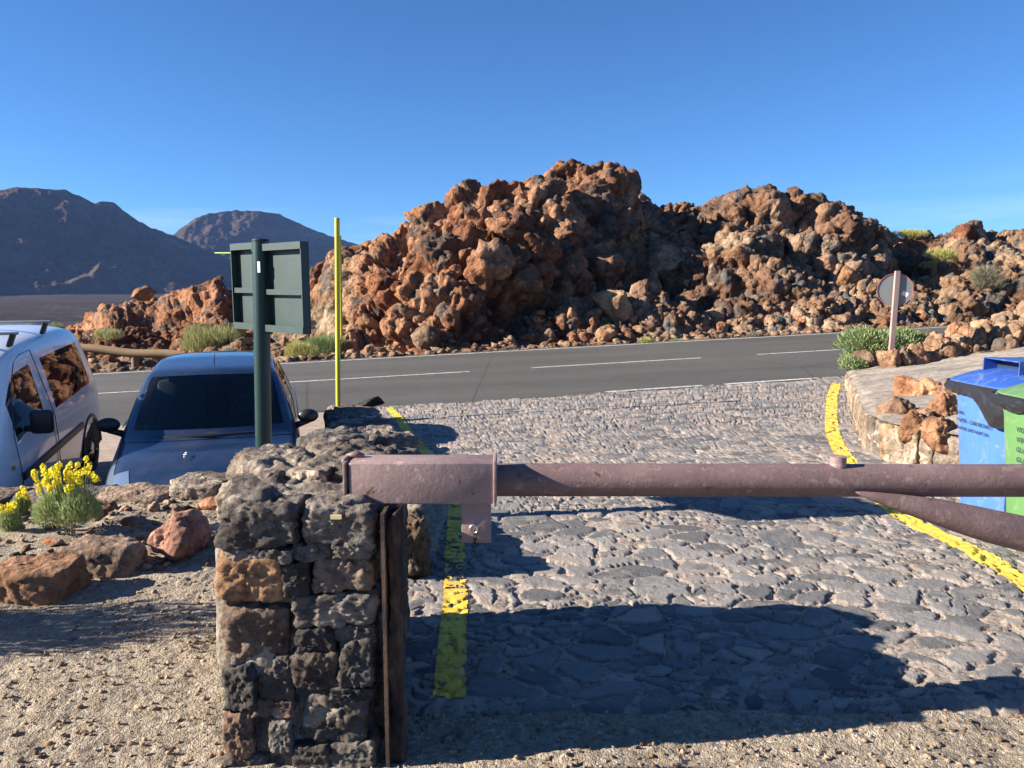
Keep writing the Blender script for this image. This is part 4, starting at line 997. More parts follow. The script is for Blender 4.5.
# ================================================================ bins
def bin_(name, loc_, rz, bodyc, lidc, label, lines, hood, tsize, tx, tz, seed, lid_drop):
    root = empty(name, loc_, rz, label, 'bin')
    # front faces local -X ; width along Y
    Hh = .93; secs = [(0, .24, .22), (.05, .25, .23), (.80, .30, .285), (.86, .31, .295), (Hh, .31, .295)]
    V = []; nn = 28
    def ring(hx, hy, z, rad=.05):
        out = []
        for k_ in range(nn):
            th_ = 2 * math.pi * (k_ + .5) / nn; c0, s0_ = math.cos(th_), math.sin(th_); e = 7
            r_ = (abs(c0 / hx) ** e + abs(s0_ / hy) ** e) ** (-1 / e); out.append((c0 * r_, s0_ * r_, z))
        return out
    for z, hx, hy in secs: V += ring(hx, hy, z)
    Fc = [(i * nn + k_, i * nn + (k_ + 1) % nn, (i + 1) * nn + (k_ + 1) % nn, (i + 1) * nn + k_) for i in range(len(secs) - 1) for k_ in range(nn)] + [tuple(range(nn))[::-1]]
    mb = MB(); mb.add(V, Fc); body = mb.build('body', bodyc, root, autos=35)
    mb = MB(); V = ring(.335, .32, Hh - .075) + ring(.34, .325, Hh - .07) + ring(.34, .325, Hh - .005) + ring(.30, .28, Hh + .002)
    Fc = [(i * nn + k_, i * nn + (k_ + 1) % nn, (i + 1) * nn + (k_ + 1) % nn, (i + 1) * nn + k_) for i in range(3) for k_ in range(nn)]
    mb.add(V, Fc); mb.build('rim', BLACKP if seed == 2 else bodyc, root, autos=35)
    # lid: shallow dome
    mb = MB(); V = []
    for hx, hy, z in ((.345, .33, Hh), (.35, .335, Hh + .02), (.33, .315, Hh + .05), (.24, .24, Hh + .085), (.12, .12, Hh + .10), (.01, .01, Hh + .103)):
        V += [(x, y, zz + .05 * x / .35) for x, y, zz in ring(hx, hy, z)]
    Fc = [(i * nn + k_, i * nn + (k_ + 1) % nn, (i + 1) * nn + (k_ + 1) % nn, (i + 1) * nn + k_) for i in range(5) for k_ in range(nn)]
    mb.add(V, Fc); lid = mb.build('lid', lidc, root, autos=28)
    if hood:   # raised slot hood, open to the front
        mb = MB(); hy = .17; x0_, x1_ = -.16, .26; z0_ = Hh + .05; z1_ = Hh + .145
        mb.box(((x0_ + x1_) / 2, 0, z1_ + .004), (x1_ - x0_, hy * 2, .008), rot=(0, .03, 0)); mb.box(((x0_ + x1_) / 2, hy, (z0_ + z1_) / 2 + .01), (x1_ - x0_, .008, z1_ - z0_)); mb.box(((x0_ + x1_) / 2, -hy, (z0_ + z1_) / 2 + .01), (x1_ - x0_, .008, z1_ - z0_))
        h_ = mb.build('slot_hood', lidc, lid)
        mb = MB(); mb.box((x0_ + .10, 0, (z0_ + z1_) / 2 + .01), (.01, hy * 2 - .012, z1_ - z0_)); mb.build('slot_opening', plain('dark_blue', (.01, .025, .07), .6), lid)
    for sy in (-1, 1):
        mb = MB(); mb.tube([(.27, sy * .235, .09), (.27, sy * .265, .09)], .09, 24); wl = mb.build('wheel', RUBBER, root, autos=40)
    # lettering
    for li, (tx_, s_) in enumerate(lines):
        cu = bpy.data.curves.new('lettering', 'FONT'); cu.body = tx_; cu.size = tsize * s_; cu.extrude = .0008; cu.align_x = 'LEFT'
        to = bpy.data.objects.new('lettering', cu); dg = bpy.context.evaluated_depsgraph_get()
        col.objects.link(to); dg = bpy.context.evaluated_depsgraph_get(); me = bpy.data.meshes.new_from_object(to.evaluated_get(dg)); bpy.data.objects.remove(to)
        o = bpy.data.objects.new('lettering', me); col.objects.link(o); me.materials.append(INK); o.parent = root
        zz = tz - li * tsize * 1.5; xx = -(.24 + (.30 - .24) * zz / .8) - .012
        o.location = (xx, tx, zz); o.rotation_euler = (math.pi / 2, 0, -math.pi / 2)
    return root
def binmat(name, c, r_=.45):
    t = NT(name); co = t.pos('Object'); b_ = t.mix(t.noise(2.5, 6, .65, co=co), tuple(x * .88 for x in c), tuple(x * 1.12 for x in c))
    b_ = t.mix(t.ramp(t.noise(7, 8, .72, co=co, dist=.6), [(.54, (0, 0, 0)), (.7, (.5, .5, .5))]), b_, (.34, .31, .27))
    b_ = t.mix(t.ramp(t.noise(30, 6, .7, co=co, stretch=(1, 1, .12)), [(.6, (0, 0, 0)), (.7, (.35, .35, .35))]), b_, tuple(min(1, x * 1.8 + .05) for x in c))
    return t.done(b_, r_, t.bump(t.noise(5, 4, .5, co=co), .35, .01), spec=.4)
INK = plain('black_ink', (.02, .03, .05), .7)
BLUEP = binmat('blue_bin_plastic', (.065, .165, .50), .45); BLUEL = binmat('blue_lid_plastic', (.03, .085, .34), .4)
GRNP = binmat('green_bin_plastic', (.10, .22, .075), .5); GRNL = binmat('green_lid_plastic', (.10, .20, .085), .45)
zb1 = zd1(3.3, 5.0)
BA = .06
bin_('recycling_bin', (3.38, 5.05, zb1 + .012), BA, BLUEP, BLUEL, 'blue recycling bin with a slotted blue lid and a black bag over its rim', [('PAPEL', .8), ('PAPER - CARDBOARD', 1), ('PAPIER UND KARTON', .9)], True, .036, .2, .70, 1, 0)
bin_('recycling_bin', (3.28, 4.38, zb1 + .012), BA + .03, GRNP, GRNL, 'green recycling bin with a green lid standing nearest at the right frame edge', [('VIDRIO', 1), ('VERRE', 1), ('GLASS', 1), ('GLAS', 1)], False, .040, .1, .72, 2, 0)
# black bag folded over the rim of the blue bin
def bag(loc_, rz, seed, drops, label):
    V = []; na = 160; nz = 26; rs_ = np.random.RandomState(seed)
    th_ = np.linspace(0, 2 * math.pi, na, endpoint=False)
    e = 7; r_ = (np.abs(np.cos(th_) / .352) ** e + np.abs(np.sin(th_) / .337) ** e) ** (-1 / e)
    dr = np.array([drops(a_) for a_ in th_]); rows = []
    for j in range(nz):
        v = j / (nz - 1); off = .004 + .030 * math.sin(v * 2.6) ** 2
        wr = fbm(np.stack([np.cos(th_) * 3.0, np.sin(th_) * 3.0, v * 1.2 * np.ones(na)], 1) * 2.4, 4, seed) * .016 * min(1, v * 3)
        q = r_ + off + wr - .035 * v
        rows.append(np.stack([np.cos(th_) * q, np.sin(th_) * q, .925 - dr * v], 1))
    V = np.concatenate(rows); a = np.arange(nz * na).reshape(nz, na); b = np.roll(a, -1, 1)
    Fc = np.stack([a[:-1].ravel(), b[:-1].ravel(), b[1:].ravel(), a[1:].ravel()], 1)
    o = mesh('bin_bag', V, Fc, BAGM, None, True); o.location = loc_; o.rotation_euler = (0, 0, rz); return tag(o, label, 'bag')
BAGM = plain('bag_plastic', (.022, .022, .026), .28, 0, .2, 5, .004)
bag((3.38, 5.05, zb1 + .012), BA, 3, lambda a_: .085 + .17 * math.exp(-((a_ - 3.75) / .42) ** 2), 'black plastic bag folded over the rim of the blue recycling bin')
bag((3.28, 4.38, zb1 + .012), BA + .03, 4, lambda a_: .075 + .02 * math.sin(5 * a_), 'black plastic bag folded over the rim of the green recycling bin')

# ================================================================ wooden rail beyond the road
def ground_y(px_, py_):
    PY = proj_y(HV[:, :, 1], HV[:, :, 2]); j = int(np.argmin(abs(px - px_))); run = np.minimum.accumulate(PY[:, j]); i = int(np.argmax(run <= py_)); return HV[i, j]
a = P(72, 348, 23.0); b = P(186, 356, 22.6)
gr = empty('guard_rail', (float(a[0]), 23.0, float(a[2]) - .6), 0, 'weathered brown wooden guard rail beyond the road left of the green sign', 'guard rail')
mb = MB(); mb.tube([tuple(a + (b - a) * s_ + np.array([0, 0, .03 * math.sin(s_ * 9)])) for s_ in np.linspace(-.6, 1, 24)], .13, 14); WOOD = plain('weathered_wood', (.20, .125, .065), .85, 0, .35, 3, .01)
loc(mb.build('rail', WOOD, gr, autos=50), gr)
for s_ in (-.4, .1, .55, .93):
    q = a + (b - a) * s_; mb = MB(); mb.tube([tuple(q - np.array([0, 0, .85])), tuple(q + np.array([0, .02, .02]))], .10, 12); loc(mb.build('post', WOOD, gr, autos=50), gr)
# ================================================================ vehicles: subdivided shells split into parts
def shell(stations, tags, level=3):
    """stations: list of (y, [(x,z)...] from sill to centre line); tags(i,j)->material name. returns dict name->(V,F)"""
    n = len(stations[0][1]); V = []; bm = bmesh.new()
    full = []
    for y, pts in stations:
        row = []
        left = [(-x, z) for x, z in pts]
        ringp = left + [(x, z) for x, z in reversed(pts[:-1])]
        for k_, (x, z) in enumerate(ringp):
            dy = y[min(k_, 2 * n - 2 - k_)] if hasattr(y, '__len__') else y
            row.append(bm.verts.new((x, dy, z)))
        full.append(row)
    names = []
    m = 2 * n - 1
    for i in range(len(full) - 1):
        for k_ in range(m - 1):
            f = bm.faces.new((full[i][k_], full[i + 1][k_], full[i + 1][k_ + 1], full[i][k_ + 1]))
            j = k_ if k_ < n - 1 else m - 2 - k_
            nm = tags(i, j); s_ = '' if k_ < n - 1 else ''
            if nm not in names: names.append(nm)
            f.material_index = names.index(nm)
    for row in (full[0], full[-1]):
        for k_ in range(n - 1):
            q = [row[k_], row[k_ + 1], row[m - 2 - k_], row[m - 1 - k_]]
            if row is full[0]: q = q[::-1]
            q2 = []
            for v_ in q:
                if v_ not in q2: q2.append(v_)
            if len(q2) >= 3:
                f = bm.faces.new(q2); f.material_index = names.index('body')
    me = bpy.data.meshes.new('tmp'); bm.normal_update(); bmesh.ops.recalc_face_normals(bm, faces=bm.faces); bm.to_mesh(me); bm.free()
    for _ in names: me.materials.append(None)
    o = bpy.data.objects.new('tmp', me); col.objects.link(o)
    md = o.modifiers.new('s', 'SUBSURF'); md.levels = level; md.render_levels = level
    dg = bpy.context.evaluated_depsgraph_get(); me2 = bpy.data.meshes.new_from_object(o.evaluated_get(dg)); bpy.data.objects.remove(o)
    return me2, names
def split_parts(me, names, mats, root, seam, inset=.018, sink=.006, glassy=()):
    """every tagged region becomes its own mesh; glass regions get a rubber rim"""
    out = {}
    src = bmesh.new(); src.from_mesh(me); src.faces.ensure_lookup_table()
    seen = set()
    for f0 in src.faces:
        if f0.index in seen: continue
        mi = f0.material_index; st_ = [f0]; seen.add(f0.index); grp = []
        while st_:
            f = st_.pop(); grp.append(f)
            for e in f.edges:
                for g in e.link_faces:
                    if g.index not in seen and g.material_index == mi: seen.add(g.index); st_.append(g)
        nm = names[mi]; vi = {}; V = []; Fc = []
        for f in grp:
            q = []
            for v_ in f.verts:
                if v_.index not in vi: vi[v_.index] = len(V); V.append(v_.co[:])
                q.append(vi[v_.index])
            Fc.append(q)
        b2 = bmesh.new(); vs = [b2.verts.new(v_) for v_ in V]; fs = [b2.faces.new([vs[k_] for k_ in q]) for q in Fc]; b2.normal_update()
        isg = nm in glassy; mm = mats[nm]
        if isg or nm in seam:
            r_ = bmesh.ops.inset_region(b2, faces=fs, thickness=inset if isg else .004, depth=-(sink if isg else .004), use_even_offset=True)
            for f in r_['faces']: f.material_index = 1
        m2 = bpy.data.meshes.new(nm); b2.to_mesh(m2); b2.free(); m2.materials.append(mm); m2.materials.append(BLACKP)
        m2.polygons.foreach_set('use_smooth', np.ones(len(m2.polygons), bool))
        o = bpy.data.objects.new(nm, m2); col.objects.link(o); o.parent = root; out.setdefault(nm, []).append(o)
    src.free(); return out

t = NT('car_glass'); 
gl = t.n('BsdfGlossy'); gl.inputs['Roughness'].default_value = .015; gl.inputs['Color'].default_value = (1, 1, 1, 1)
tr = t.n('BsdfTransparent'); tr.inputs['Color'].default_value = (.55, .62, .62, 1)
fr = t.n('Fresnel'); fr.inputs['IOR'].default_value = 1.5; mx = t.n('MixShader'); t.l(t.math('MULTIPLY', fr.outputs[0], 1.0, True), mx.inputs[0]); t.l(tr.outputs[0], mx.inputs[1]); t.l(gl.outputs[0], mx.inputs[2]); t.l(mx.outputs[0], t.out.inputs[0])
t.t.nodes.remove(t.b); GLASS = t.m
t = NT('tinted_glass'); GLASSD = t.done((.012, .012, .012), .02, None, spec=1.0); t.b.inputs['IOR'].default_value = 1.9
def carpaint(name, c, metal=.0, rough=.28, dust=.12):
    t = NT(name); n = t.ramp(t.noise(3, 6, .65, co=t.pos('Object')), [(.4, (0, 0, 0)), (.75, (dust,) * 3)])
    cc = t.mix(n, c, (.34, .30, .26)); fl = t.bump(t.noise(900, 2, .5, co=t.pos('Object')), .06, .001)
    return t.done(cc, rough, fl if metal else None, metal, .5, coat=1.0)
BLUEC = carpaint('blue_car_paint', (.012, .030, .075), .25, .36)
WHITEC = carpaint('white_van_paint', (.86, .86, .86), 0, .35, .15)
LENS = NT('headlight_lens'); LENS = LENS.done((.35, .45, .58), .08, None, .6, 1.0, coat=1.0)
INT = plain('dark_interior', (.035, .035, .037), .8); SEAT = plain('grey_seat_cloth', (.06, .062, .068), .9)

def wheel(root, x, y, z, r, side, w_=.19):
    mb = MB(); N_ = 40
    prof = [(r - .13, -w_ / 2), (r - .02, -w_ / 2), (r, -w_ / 2 + .03), (r, w_ / 2 - .03), (r - .02, w_ / 2), (r - .125, w_ / 2), (r - .13, w_ / 2 - .03)]
    V = [(side * px2 + x, y + math.cos(2 * math.pi * k_ / N_) * rr2, z + math.sin(2 * math.pi * k_ / N_) * rr2) for rr2, px2 in prof for k_ in range(N_)]
    Fc = [(i * N_ + k_, i * N_ + (k_ + 1) % N_, ((i + 1) % 7) * N_ + (k_ + 1) % N_, ((i + 1) % 7) * N_ + k_) for i in range(7) for k_ in range(N_)]
    mb.add(V, Fc); wh_ = mb.build('wheel', RUBBER, root, autos=40)
    mb = MB(); xx = x + side * (w_ / 2 - .03)
    V = []; ro = r - .125
    for q, dx in ((.0, .03), (.25, .032), (.5, .02), (.9, .014), (1.0, .0)):
        V += [(xx + side * dx, y + math.cos(2 * math.pi * k_ / N_) * ro * max(q, .01), z + math.sin(2 * math.pi * k_ / N_) * ro * max(q, .01)) for k_ in range(N_)]
    Fc = [(i * N_ + k_, i * N_ + (k_ + 1) % N_, (i + 1) * N_ + (k_ + 1) % N_, (i + 1) * N_ + k_) for i in range(4) for k_ in range(N_)]
    mb.add(V, Fc); rm = mb.build('hubcap', plain('hubcap_grey', (.42, .43, .45), .35, .5), wh_, autos=40)
    mb = MB()
    for k_ in range(7):
        a_ = 2 * math.pi * (k_ + .5) / 7; c0 = ro * .66
        mb.tube([(xx + side * .021, y + math.cos(a_) * (c0 - .035), z + math.sin(a_) * (c0 - .035)), (xx + side * .018, y + math.cos(a_) * (c0 + .045), z + math.sin(a_) * (c0 + .045))], [.012, .024], 8)
    mb.build('hubcap_slots', BLACKP, wh_, smooth=True)
def ell(mb, c, r, sub=3, cut=None):
    D, Fc = ico(sub); mb.add(D * np.array(r) + np.array(c), Fc.tolist())

# ---------------- blue hatchback (front towards -Y in its own frame)
B = lambda *p: list(p)
def st(y, sill, low, mid, belt, Bp, Ap, Q, C): return (y, [sill, low, mid, belt, Bp, Ap, Q, C])
hatch = [
 st([.18, .12, .10, .12, .13, .12, .05, .03], (.58, .20), (.66, .33), (.66, .46), (.62, .56), (.58, .60), (.50, .62), (.26, .63), (0, .63)),
 st([.34, .28, .27, .30, .32, .30, .18, .14], (.74, .19), (.80, .36), (.79, .52), (.75, .64), (.70, .68), (.60, .71), (.32, .73), (0, .74)),
 st(.62, (.80, .19), (.845, .40), (.85, .58), (.81, .72), (.75, .775), (.66, .81), (.36, .845), (0, .855)),
 st(.80, (.805, .19), (.85, .41), (.855, .61), (.815, .76), (.757, .815), (.67, .845), (.365, .878), (0, .888)),
 st(1.00, (.81, .19), (.855, .42), (.86, .64), (.82, .80), (.765, .84), (.68, .862), (.37, .885), (0, .895)),
 st([1.28, 1.28, 1.28, 1.28, 1.26, 1.22, 1.10, 1.07], (.81, .19), (.86, .42), (.865, .66), (.825, .85), (.775, .885), (.72, .90), (.38, .915), (0, .92)),
 st([1.38, 1.38, 1.38, 1.38, 1.36, 1.31, 1.16, 1.12], (.81, .19), (.86, .42), (.865, .67), (.828, .865), (.775, .925), (.745, .932), (.38, .950), (0, .955)),
 st([1.72, 1.72, 1.72, 1.72, 1.70, 1.66, 1.52, 1.48], (.81, .19), (.86, .42), (.865, .67), (.83, .905), (.715, 1.20), (.685, 1.204), (.36, 1.225), (0, 1.23)),
 st([2.05, 2.05, 2.05, 2.05, 2.04, 2.00, 1.90, 1.87], (.81, .19), (.86, .42), (.865, .67), (.83, .915), (.648, 1.385), (.618, 1.398), (.32, 1.425), (0, 1.435)),
 st([2.13, 2.13, 2.13, 2.13, 2.12, 2.09, 2.0, 1.97], (.81, .19), (.86, .42), (.865, .67), (.83, .92), (.635, 1.405), (.56, 1.43), (.32, 1.452), (0, 1.458)),
 st(2.55, (.81, .19), (.86, .42), (.865, .67), (.83, .93), (.63, 1.425), (.56, 1.455), (.32, 1.472), (0, 1.476)),
 st(2.64, (.81, .19), (.86, .42), (.865, .67), (.83, .932), (.63, 1.425), (.56, 1.455), (.32, 1.472), (0, 1.476)),
 st(3.25, (.81, .19), (.86, .42), (.862, .67), (.825, .95), (.62, 1.39), (.55, 1.42), (.32, 1.442), (0, 1.446)),
 st(3.62, (.79, .19), (.84, .42), (.84, .68), (.80, .96), (.61, 1.30), (.54, 1.34), (.32, 1.37), (0, 1.375)),
 st(3.86, (.76, .22), (.80, .42), (.80, .68), (.76, .93), (.66, 1.08), (.58, 1.10), (.32, 1.12), (0, 1.12)),
 st([3.98, 3.99, 3.98, 3.95, 3.93, 3.93, 3.95, 3.96], (.70, .24), (.75, .42), (.74, .66), (.71, .84), (.64, .92), (.54, .93), (.30, .94), (0, .94))]
def htag(i, j):
    if i in (6, 7) and j in (5, 6): return 'windshield'
    if (i in (1, 2) and j == 3) or (i == 1 and j == 4): return 'headlight'
    if j == 3 and i in (7, 8, 9): return 'side_window'
    if j == 3 and i in (11,): return 'side_window'
    if j in (4, 5, 6) and i in (1, 2, 3, 4): return 'bonnet'
    if i in (13,) and j in (5, 6): return 'rear_window'
    if j >= 5 and 9 <= i <= 12: return 'roof'
    return 'body'
def make_hatch(loc_, rz, pitch):
    root = empty('parked_car', loc_, rz, 'dark blue hatchback parked facing the low stone wall beside the white van', 'car')
    root.rotation_euler = (pitch, 0, rz)
    me, names = shell(hatch, htag, 3)
    M_ = dict(body=BLUEC, windshield=GLASS, headlight=LENS, side_window=GLASS, bonnet=BLUEC, rear_window=GLASSD, roof=BLUEC)
    out = split_parts(me, names, M_, root, ('bonnet',), .016, .004, ('windshield', 'side_window', 'rear_window'))
    for s_ in (-1, 1):
        mb = MB(); ell(mb, (s_ * .925, 1.50, 1.0), (.105, .062, .072)); mb.tube([(s_ * .80, 1.52, .90), (s_ * .85, 1.51, .92), (s_ * .93, 1.50, .95)], [.035, .03, .028], 10)
        mi = mb.build('mirror', BLACKP, root, smooth=True)
        for yy in (.78, 3.22): wheel(root, s_ * .745, yy, .30, .30, s_)
    mb = MB(); mb.box((0, 2.35, .74), (1.36, 1.9, .2)); ell(mb, (0, 1.42, .90), (.66, .32, .13)); ell(mb, (.36, 1.52, .99), (.20, .12, .06)); mb.build('dashboard', INT, root, autos=40)
    mb = MB()
    for s_ in (-.36, .36): mb.box((s_, 2.32, 1.02), (.46, .14, .5), rot=(-.22, 0, 0), bev=.05); mb.box((s_, 2.42, 1.30), (.26, .10, .16), bev=.04)
    mb.build('seats', SEAT, root, autos=40)
    mb = MB(); q = [(.36 + .185 * math.cos(a_), 1.66 + .06 * math.sin(a_), 1.02 + .175 * math.sin(a_)) for a_ in np.linspace(0, 2 * math.pi, 40)]
    mb.tube(q, .014, 8, False); mb.tube([(.36, 1.62, 1.0), (.36, 1.5, .96)], [.055, .04], 12); mb.box((.36, 1.655, 1.01), (.33, .015, .035)); mb.build('steering_wheel', plain('wheel_grip', (.10, .10, .105), .35), root, autos=60)
    mb = MB(); ell(mb, (0, 1.99, 1.345), (.11, .02, .035)); mb.box((0, 1.965, 1.375), (.03, .03, .05)); mb.build('rear_view_mirror', plain('grey_mirror', (.35, .37, .4), .3), root, smooth=True)
    for pts in ([(-.60, 1.29, .945), (-.30, 1.21, .97), (.0, 1.185, .985)], [(.04, 1.165, .965), (.30, 1.22, .975), (.56, 1.30, .965)]):
        mb = MB(); mb.tube(pts, .009, 8); mb.build('wiper', BLACKP, root, smooth=True)
    mb = MB(); mb.tube([(-.74, 1.30, .905), (-.60, 1.245, .915), (-.36, 1.165, .926), (0, 1.11, .932), (.36, 1.165, .926), (.60, 1.245, .915), (.74, 1.30, .905)], [.012, .022, .026, .028, .026, .022, .012], 8); mb.build('cowl', BLACKP, root, smooth=True)
    mb = MB(); mb.tube([(0, 2.2, 1.46), (0, 2.34, 1.66)], [.006, .003], 8); mb.build('antenna', BLACKP, root, smooth=True)
    for s_ in (-1, 1):
        mb = MB(); mb.tube([(s_ * .838, 1.70, .925), (s_ * .838, 2.6, .945), (s_ * .832, 3.2, .965)], .006, 8); mb.build('window_trim', CHROME, root, smooth=True)
    mb = MB(); mb.box((0, .02 + .06, .50), (.8, .03, .10), bev=.01); mb.box((0, .10, .29), (1.0, .03, .12), bev=.01); mb.build('grille', BLACKP, root)
    mb = MB(); ell(mb, (0, 0.125, .66), (.045, .012, .05)); mb.build('badge', CHROME, root, smooth=True)
    mb = MB(); ell(mb, (-.58, 1.37, .99), (.034, .006, .030), 2); mb.build('parking_disc', plain('teal_sticker', (.05, .22, .30)), root, smooth=True)
    mb = MB()
    for dx, dy, r_ in ((-.17, .70, .018), (-.165, .73, .013), (-.175, .66, .010)):
        ell(mb, (dx, dy, .858 + (dy - .62) * .27 + .006), (r_, r_ * 1.4, .003), 2)
    mb.build('white_mark', plain('chalky_white', (.7, .7, .66)), root, smooth=True)  # small white marks on the bonnet
    mb = MB()
    for dx in (-.06, -.03, .0, .035, .06): ell(mb, (dx * 1.1, 1.925 + dx * dx * 4, 1.420 + abs(dx) * .05), (.022 + abs(dx) * .1, .02, .006), 2)
    mb.build('white_mark', plain('chalky_white_top', (.6, .6, .58)), root, smooth=True)  # white marks along the top of the windscreen
    return root
# ---------------- white van
van = [
 st([.14, .08, .06, .08, .10, .10, .04, .02], (.60, .24), (.70, .38), (.70, .60), (.66, .76), (.62, .82), (.54, .85), (.28, .87), (0, .87)),
 st([.30, .26, .24, .26, .28, .26, .18, .15], (.76, .22), (.80, .40), (.80, .64), (.76, .82), (.72, .88), (.62, .92), (.32, .95), (0, .955)),
 st(.70, (.81, .22), (.835, .42), (.84, .70), (.80, .90), (.755, .955), (.68, 1.00), (.36, 1.04), (0, 1.05)),
 st([1.02, 1.02, 1.02, 1.00, .98, .95, .86, .83], (.81, .22), (.84, .42), (.84, .74), (.815, .965), (.77, 1.035), (.71, 1.06), (.38, 1.10), (0, 1.11)),
 st([1.12, 1.12, 1.12, 1.12, 1.06, 1.02, .92, .88], (.81, .22), (.84, .42), (.84, .75), (.82, 0.885), (.765, 1.10), (.70, 1.12), (.38, 1.145), (0, 1.15)),
 st([1.30, 1.30, 1.30, 1.30, 1.36, 1.32, 1.22, 1.19], (.81, .22), (.84, .42), (.84, .76), (.825, 0.890), (.72, 1.40), (.65, 1.42), (.36, 1.45), (0, 1.46)),
 st([1.45, 1.45, 1.45, 1.45, 1.62, 1.58, 1.49, 1.46], (.81, .22), (.84, .42), (.84, .76), (.826, 0.895), (.685, 1.60), (.61, 1.635), (.34, 1.665), (0, 1.675)),
 st([1.60, 1.60, 1.60, 1.60, 1.74, 1.71, 1.63, 1.60], (.81, .22), (.84, .42), (.84, .76), (.828, 0.900), (.68, 1.64), (.60, 1.69), (.34, 1.72), (0, 1.73)),
 st(2.16, (.81, .22), (.84, .42), (.842, .76), (.83, 0.920), (.685, 1.66), (.60, 1.735), (.34, 1.775), (0, 1.785)),
 st(2.34, (.81, .22), (.84, .42), (.842, .76), (.83, 0.930), (.685, 1.66), (.60, 1.74), (.34, 1.785), (0, 1.795)),
 st(3.10, (.81, .22), (.84, .42), (.842, .76), (.83, 0.950), (.685, 1.655), (.60, 1.74), (.34, 1.79), (0, 1.80)),
 st([3.86, 3.86, 3.86, 3.90, 3.80, 3.80, 3.80, 3.80], (.80, .22), (.835, .42), (.838, .76), (.825, 0.970), (.68, 1.63), (.59, 1.71), (.34, 1.76), (0, 1.77)),
 st([4.12, 4.12, 4.12, 4.12, 4.0, 4.0, 4.02, 4.02], (.78, .24), (.815, .42), (.82, .76), (.80, 0.970), (.665, 1.59), (.57, 1.66), (.32, 1.70), (0, 1.71)),
 st([4.24, 4.25, 4.26, 4.24, 4.08, 4.07, 4.08, 4.08], (.72, .26), (.76, .42), (.76, .76), (.74, 0.950), (.62, 1.52), (.52, 1.56), (.30, 1.58), (0, 1.58))]
def vtag(i, j):
    if i in (4, 5) and j in (5, 6): return 'windshield'
    if j == 3 and i in (5, 6, 7): return 'side_window'
    if j == 3 and i in (9, 10): return 'rear_side_window'
    if i == 1 and j == 3: return 'headlight'
    if i in (1, 2) and j in (4, 5, 6): return 'bonnet'
    return 'body'
def make_van(loc_, rz, pitch):
    root = empty('parked_van', loc_, rz, 'white van with roof bars parked at the left frame edge beside the blue hatchback', 'van')
    root.rotation_euler = (pitch, 0, rz)
    me, names = shell(van, vtag, 3)
    M_ = dict(body=WHITEC, windshield=GLASSD, side_window=GLASSV, rear_side_window=GLASSV, headlight=LENS, bonnet=WHITEC)
    split_parts(me, names, M_, root, ('bonnet',), .022, .004, ('windshield', 'side_window', 'rear_side_window'))
    for s_ in (-1, 1):
        mb = MB(); mb.box((s_ * .955, 1.50, 1.10), (.19, .10, .22), bev=.035); mb.box((s_ * .86, 1.50, 1.04), (.12, .06, .06), bev=.02); mb.build('mirror', BLACKP, root, autos=40)
        for yy in (.82, 3.52):
            wheel(root, s_ * .742, yy, .31, .31, s_)
            mb = MB(); N_ = 26
            q = [(s_ * .822, yy + .375 * math.cos(a_), .31 + .375 * math.sin(a_)) for a_ in np.linspace(-.05, math.pi + .05, N_)]
            mb.tube(q, .030 if yy > 3 else .016, 8); mb.build('arch_trim', BLACKP if yy > 3 else plain('grey_arch', (.2, .2, .21)), root, smooth=True)
            mb = MB(); V = []; C0 = (s_ * .836, yy, .33)
            for a_ in np.linspace(-.1, math.pi + .1, N_): V.append((C0[0], yy + .36 * math.cos(a_), .31 + .36 * math.sin(a_)))
            V += [(x + .0 - s_ * .004, y, z) for x, y, z in V]
            mb.add(V, [tuple(range(N_)), tuple(range(2 * N_ - 1, N_ - 1, -1))]); mb.build('wheel_well', RUBBER, root)
        mb = MB(); mb.box((s_ * .846, 2.22, .66), (.022, 1.95, .075), bev=.008); mb.build('side_moulding', BLACKP, root)
        mb = MB(); ell(mb, (s_ * .842, 2.12, .955), (.012, .07, .045)); mb.build('door_handle', BLACKP, root, smooth=True)
        mb = MB(); ell(mb, (s_ * .842, 1.05, .80), (.008, .03, .02)); mb.build('side_indicator', plain('orange_lens', (.5, .2, .04)), root, smooth=True)
        mb = MB()
        q = [(s_ * .846, 1.22, .36), (s_ * .849, 1.20, .74), (s_ * .838, 1.16, .98), (s_ * .80, 1.25, 1.10), (s_ * .74, 1.46, 1.42), (s_ * .70, 1.72, 1.63), (s_ * .687, 1.9, 1.668), (s_ * .69, 2.20, 1.672), (s_ * .72, 2.25, 1.50), (s_ * .80, 2.26, 1.17), (s_ * .842, 2.26, .98), (s_ * .851, 2.27, .74), (s_ * .848, 2.27, .36)]
        mb.tube(q, .0045, 6); mb.build('door_seam', plain('seam_grey', (.04, .04, .042)), root, smooth=True)
    for yy in (1.98, 2.95):
        mb = MB(); mb.box((0, yy, 1.865), (1.36, .055, .028), bev=.008); rb_ = mb.build('roof_bar', plain('bar_grey', (.32, .32, .33), .5), root, autos=40)
        for s_ in (-1, 1):
            mb = MB(); mb.box((s_ * .615, yy, 1.80), (.035, .10, .13), rot=(0, s_ * .35, 0), bev=.008); mb.build('bar_foot', BLACKP, rb_, autos=40)
    mb = MB(); ell(mb, (.30, 2.10, 1.20), (.2, .16, .42)); mb.build('seats', SEAT, root, smooth=True)
    return root
t = NT('van_side_glass')
gl = t.n('BsdfGlossy'); gl.inputs['Roughness'].default_value = .02; gl.inputs['Color'].default_value = (.9, .9, .9, 1)
df = t.n('BsdfDiffuse'); df.inputs['Color'].default_value = (.012, .013, .015, 1); fr = t.n('Fresnel'); fr.inputs['IOR'].default_value = 2.3
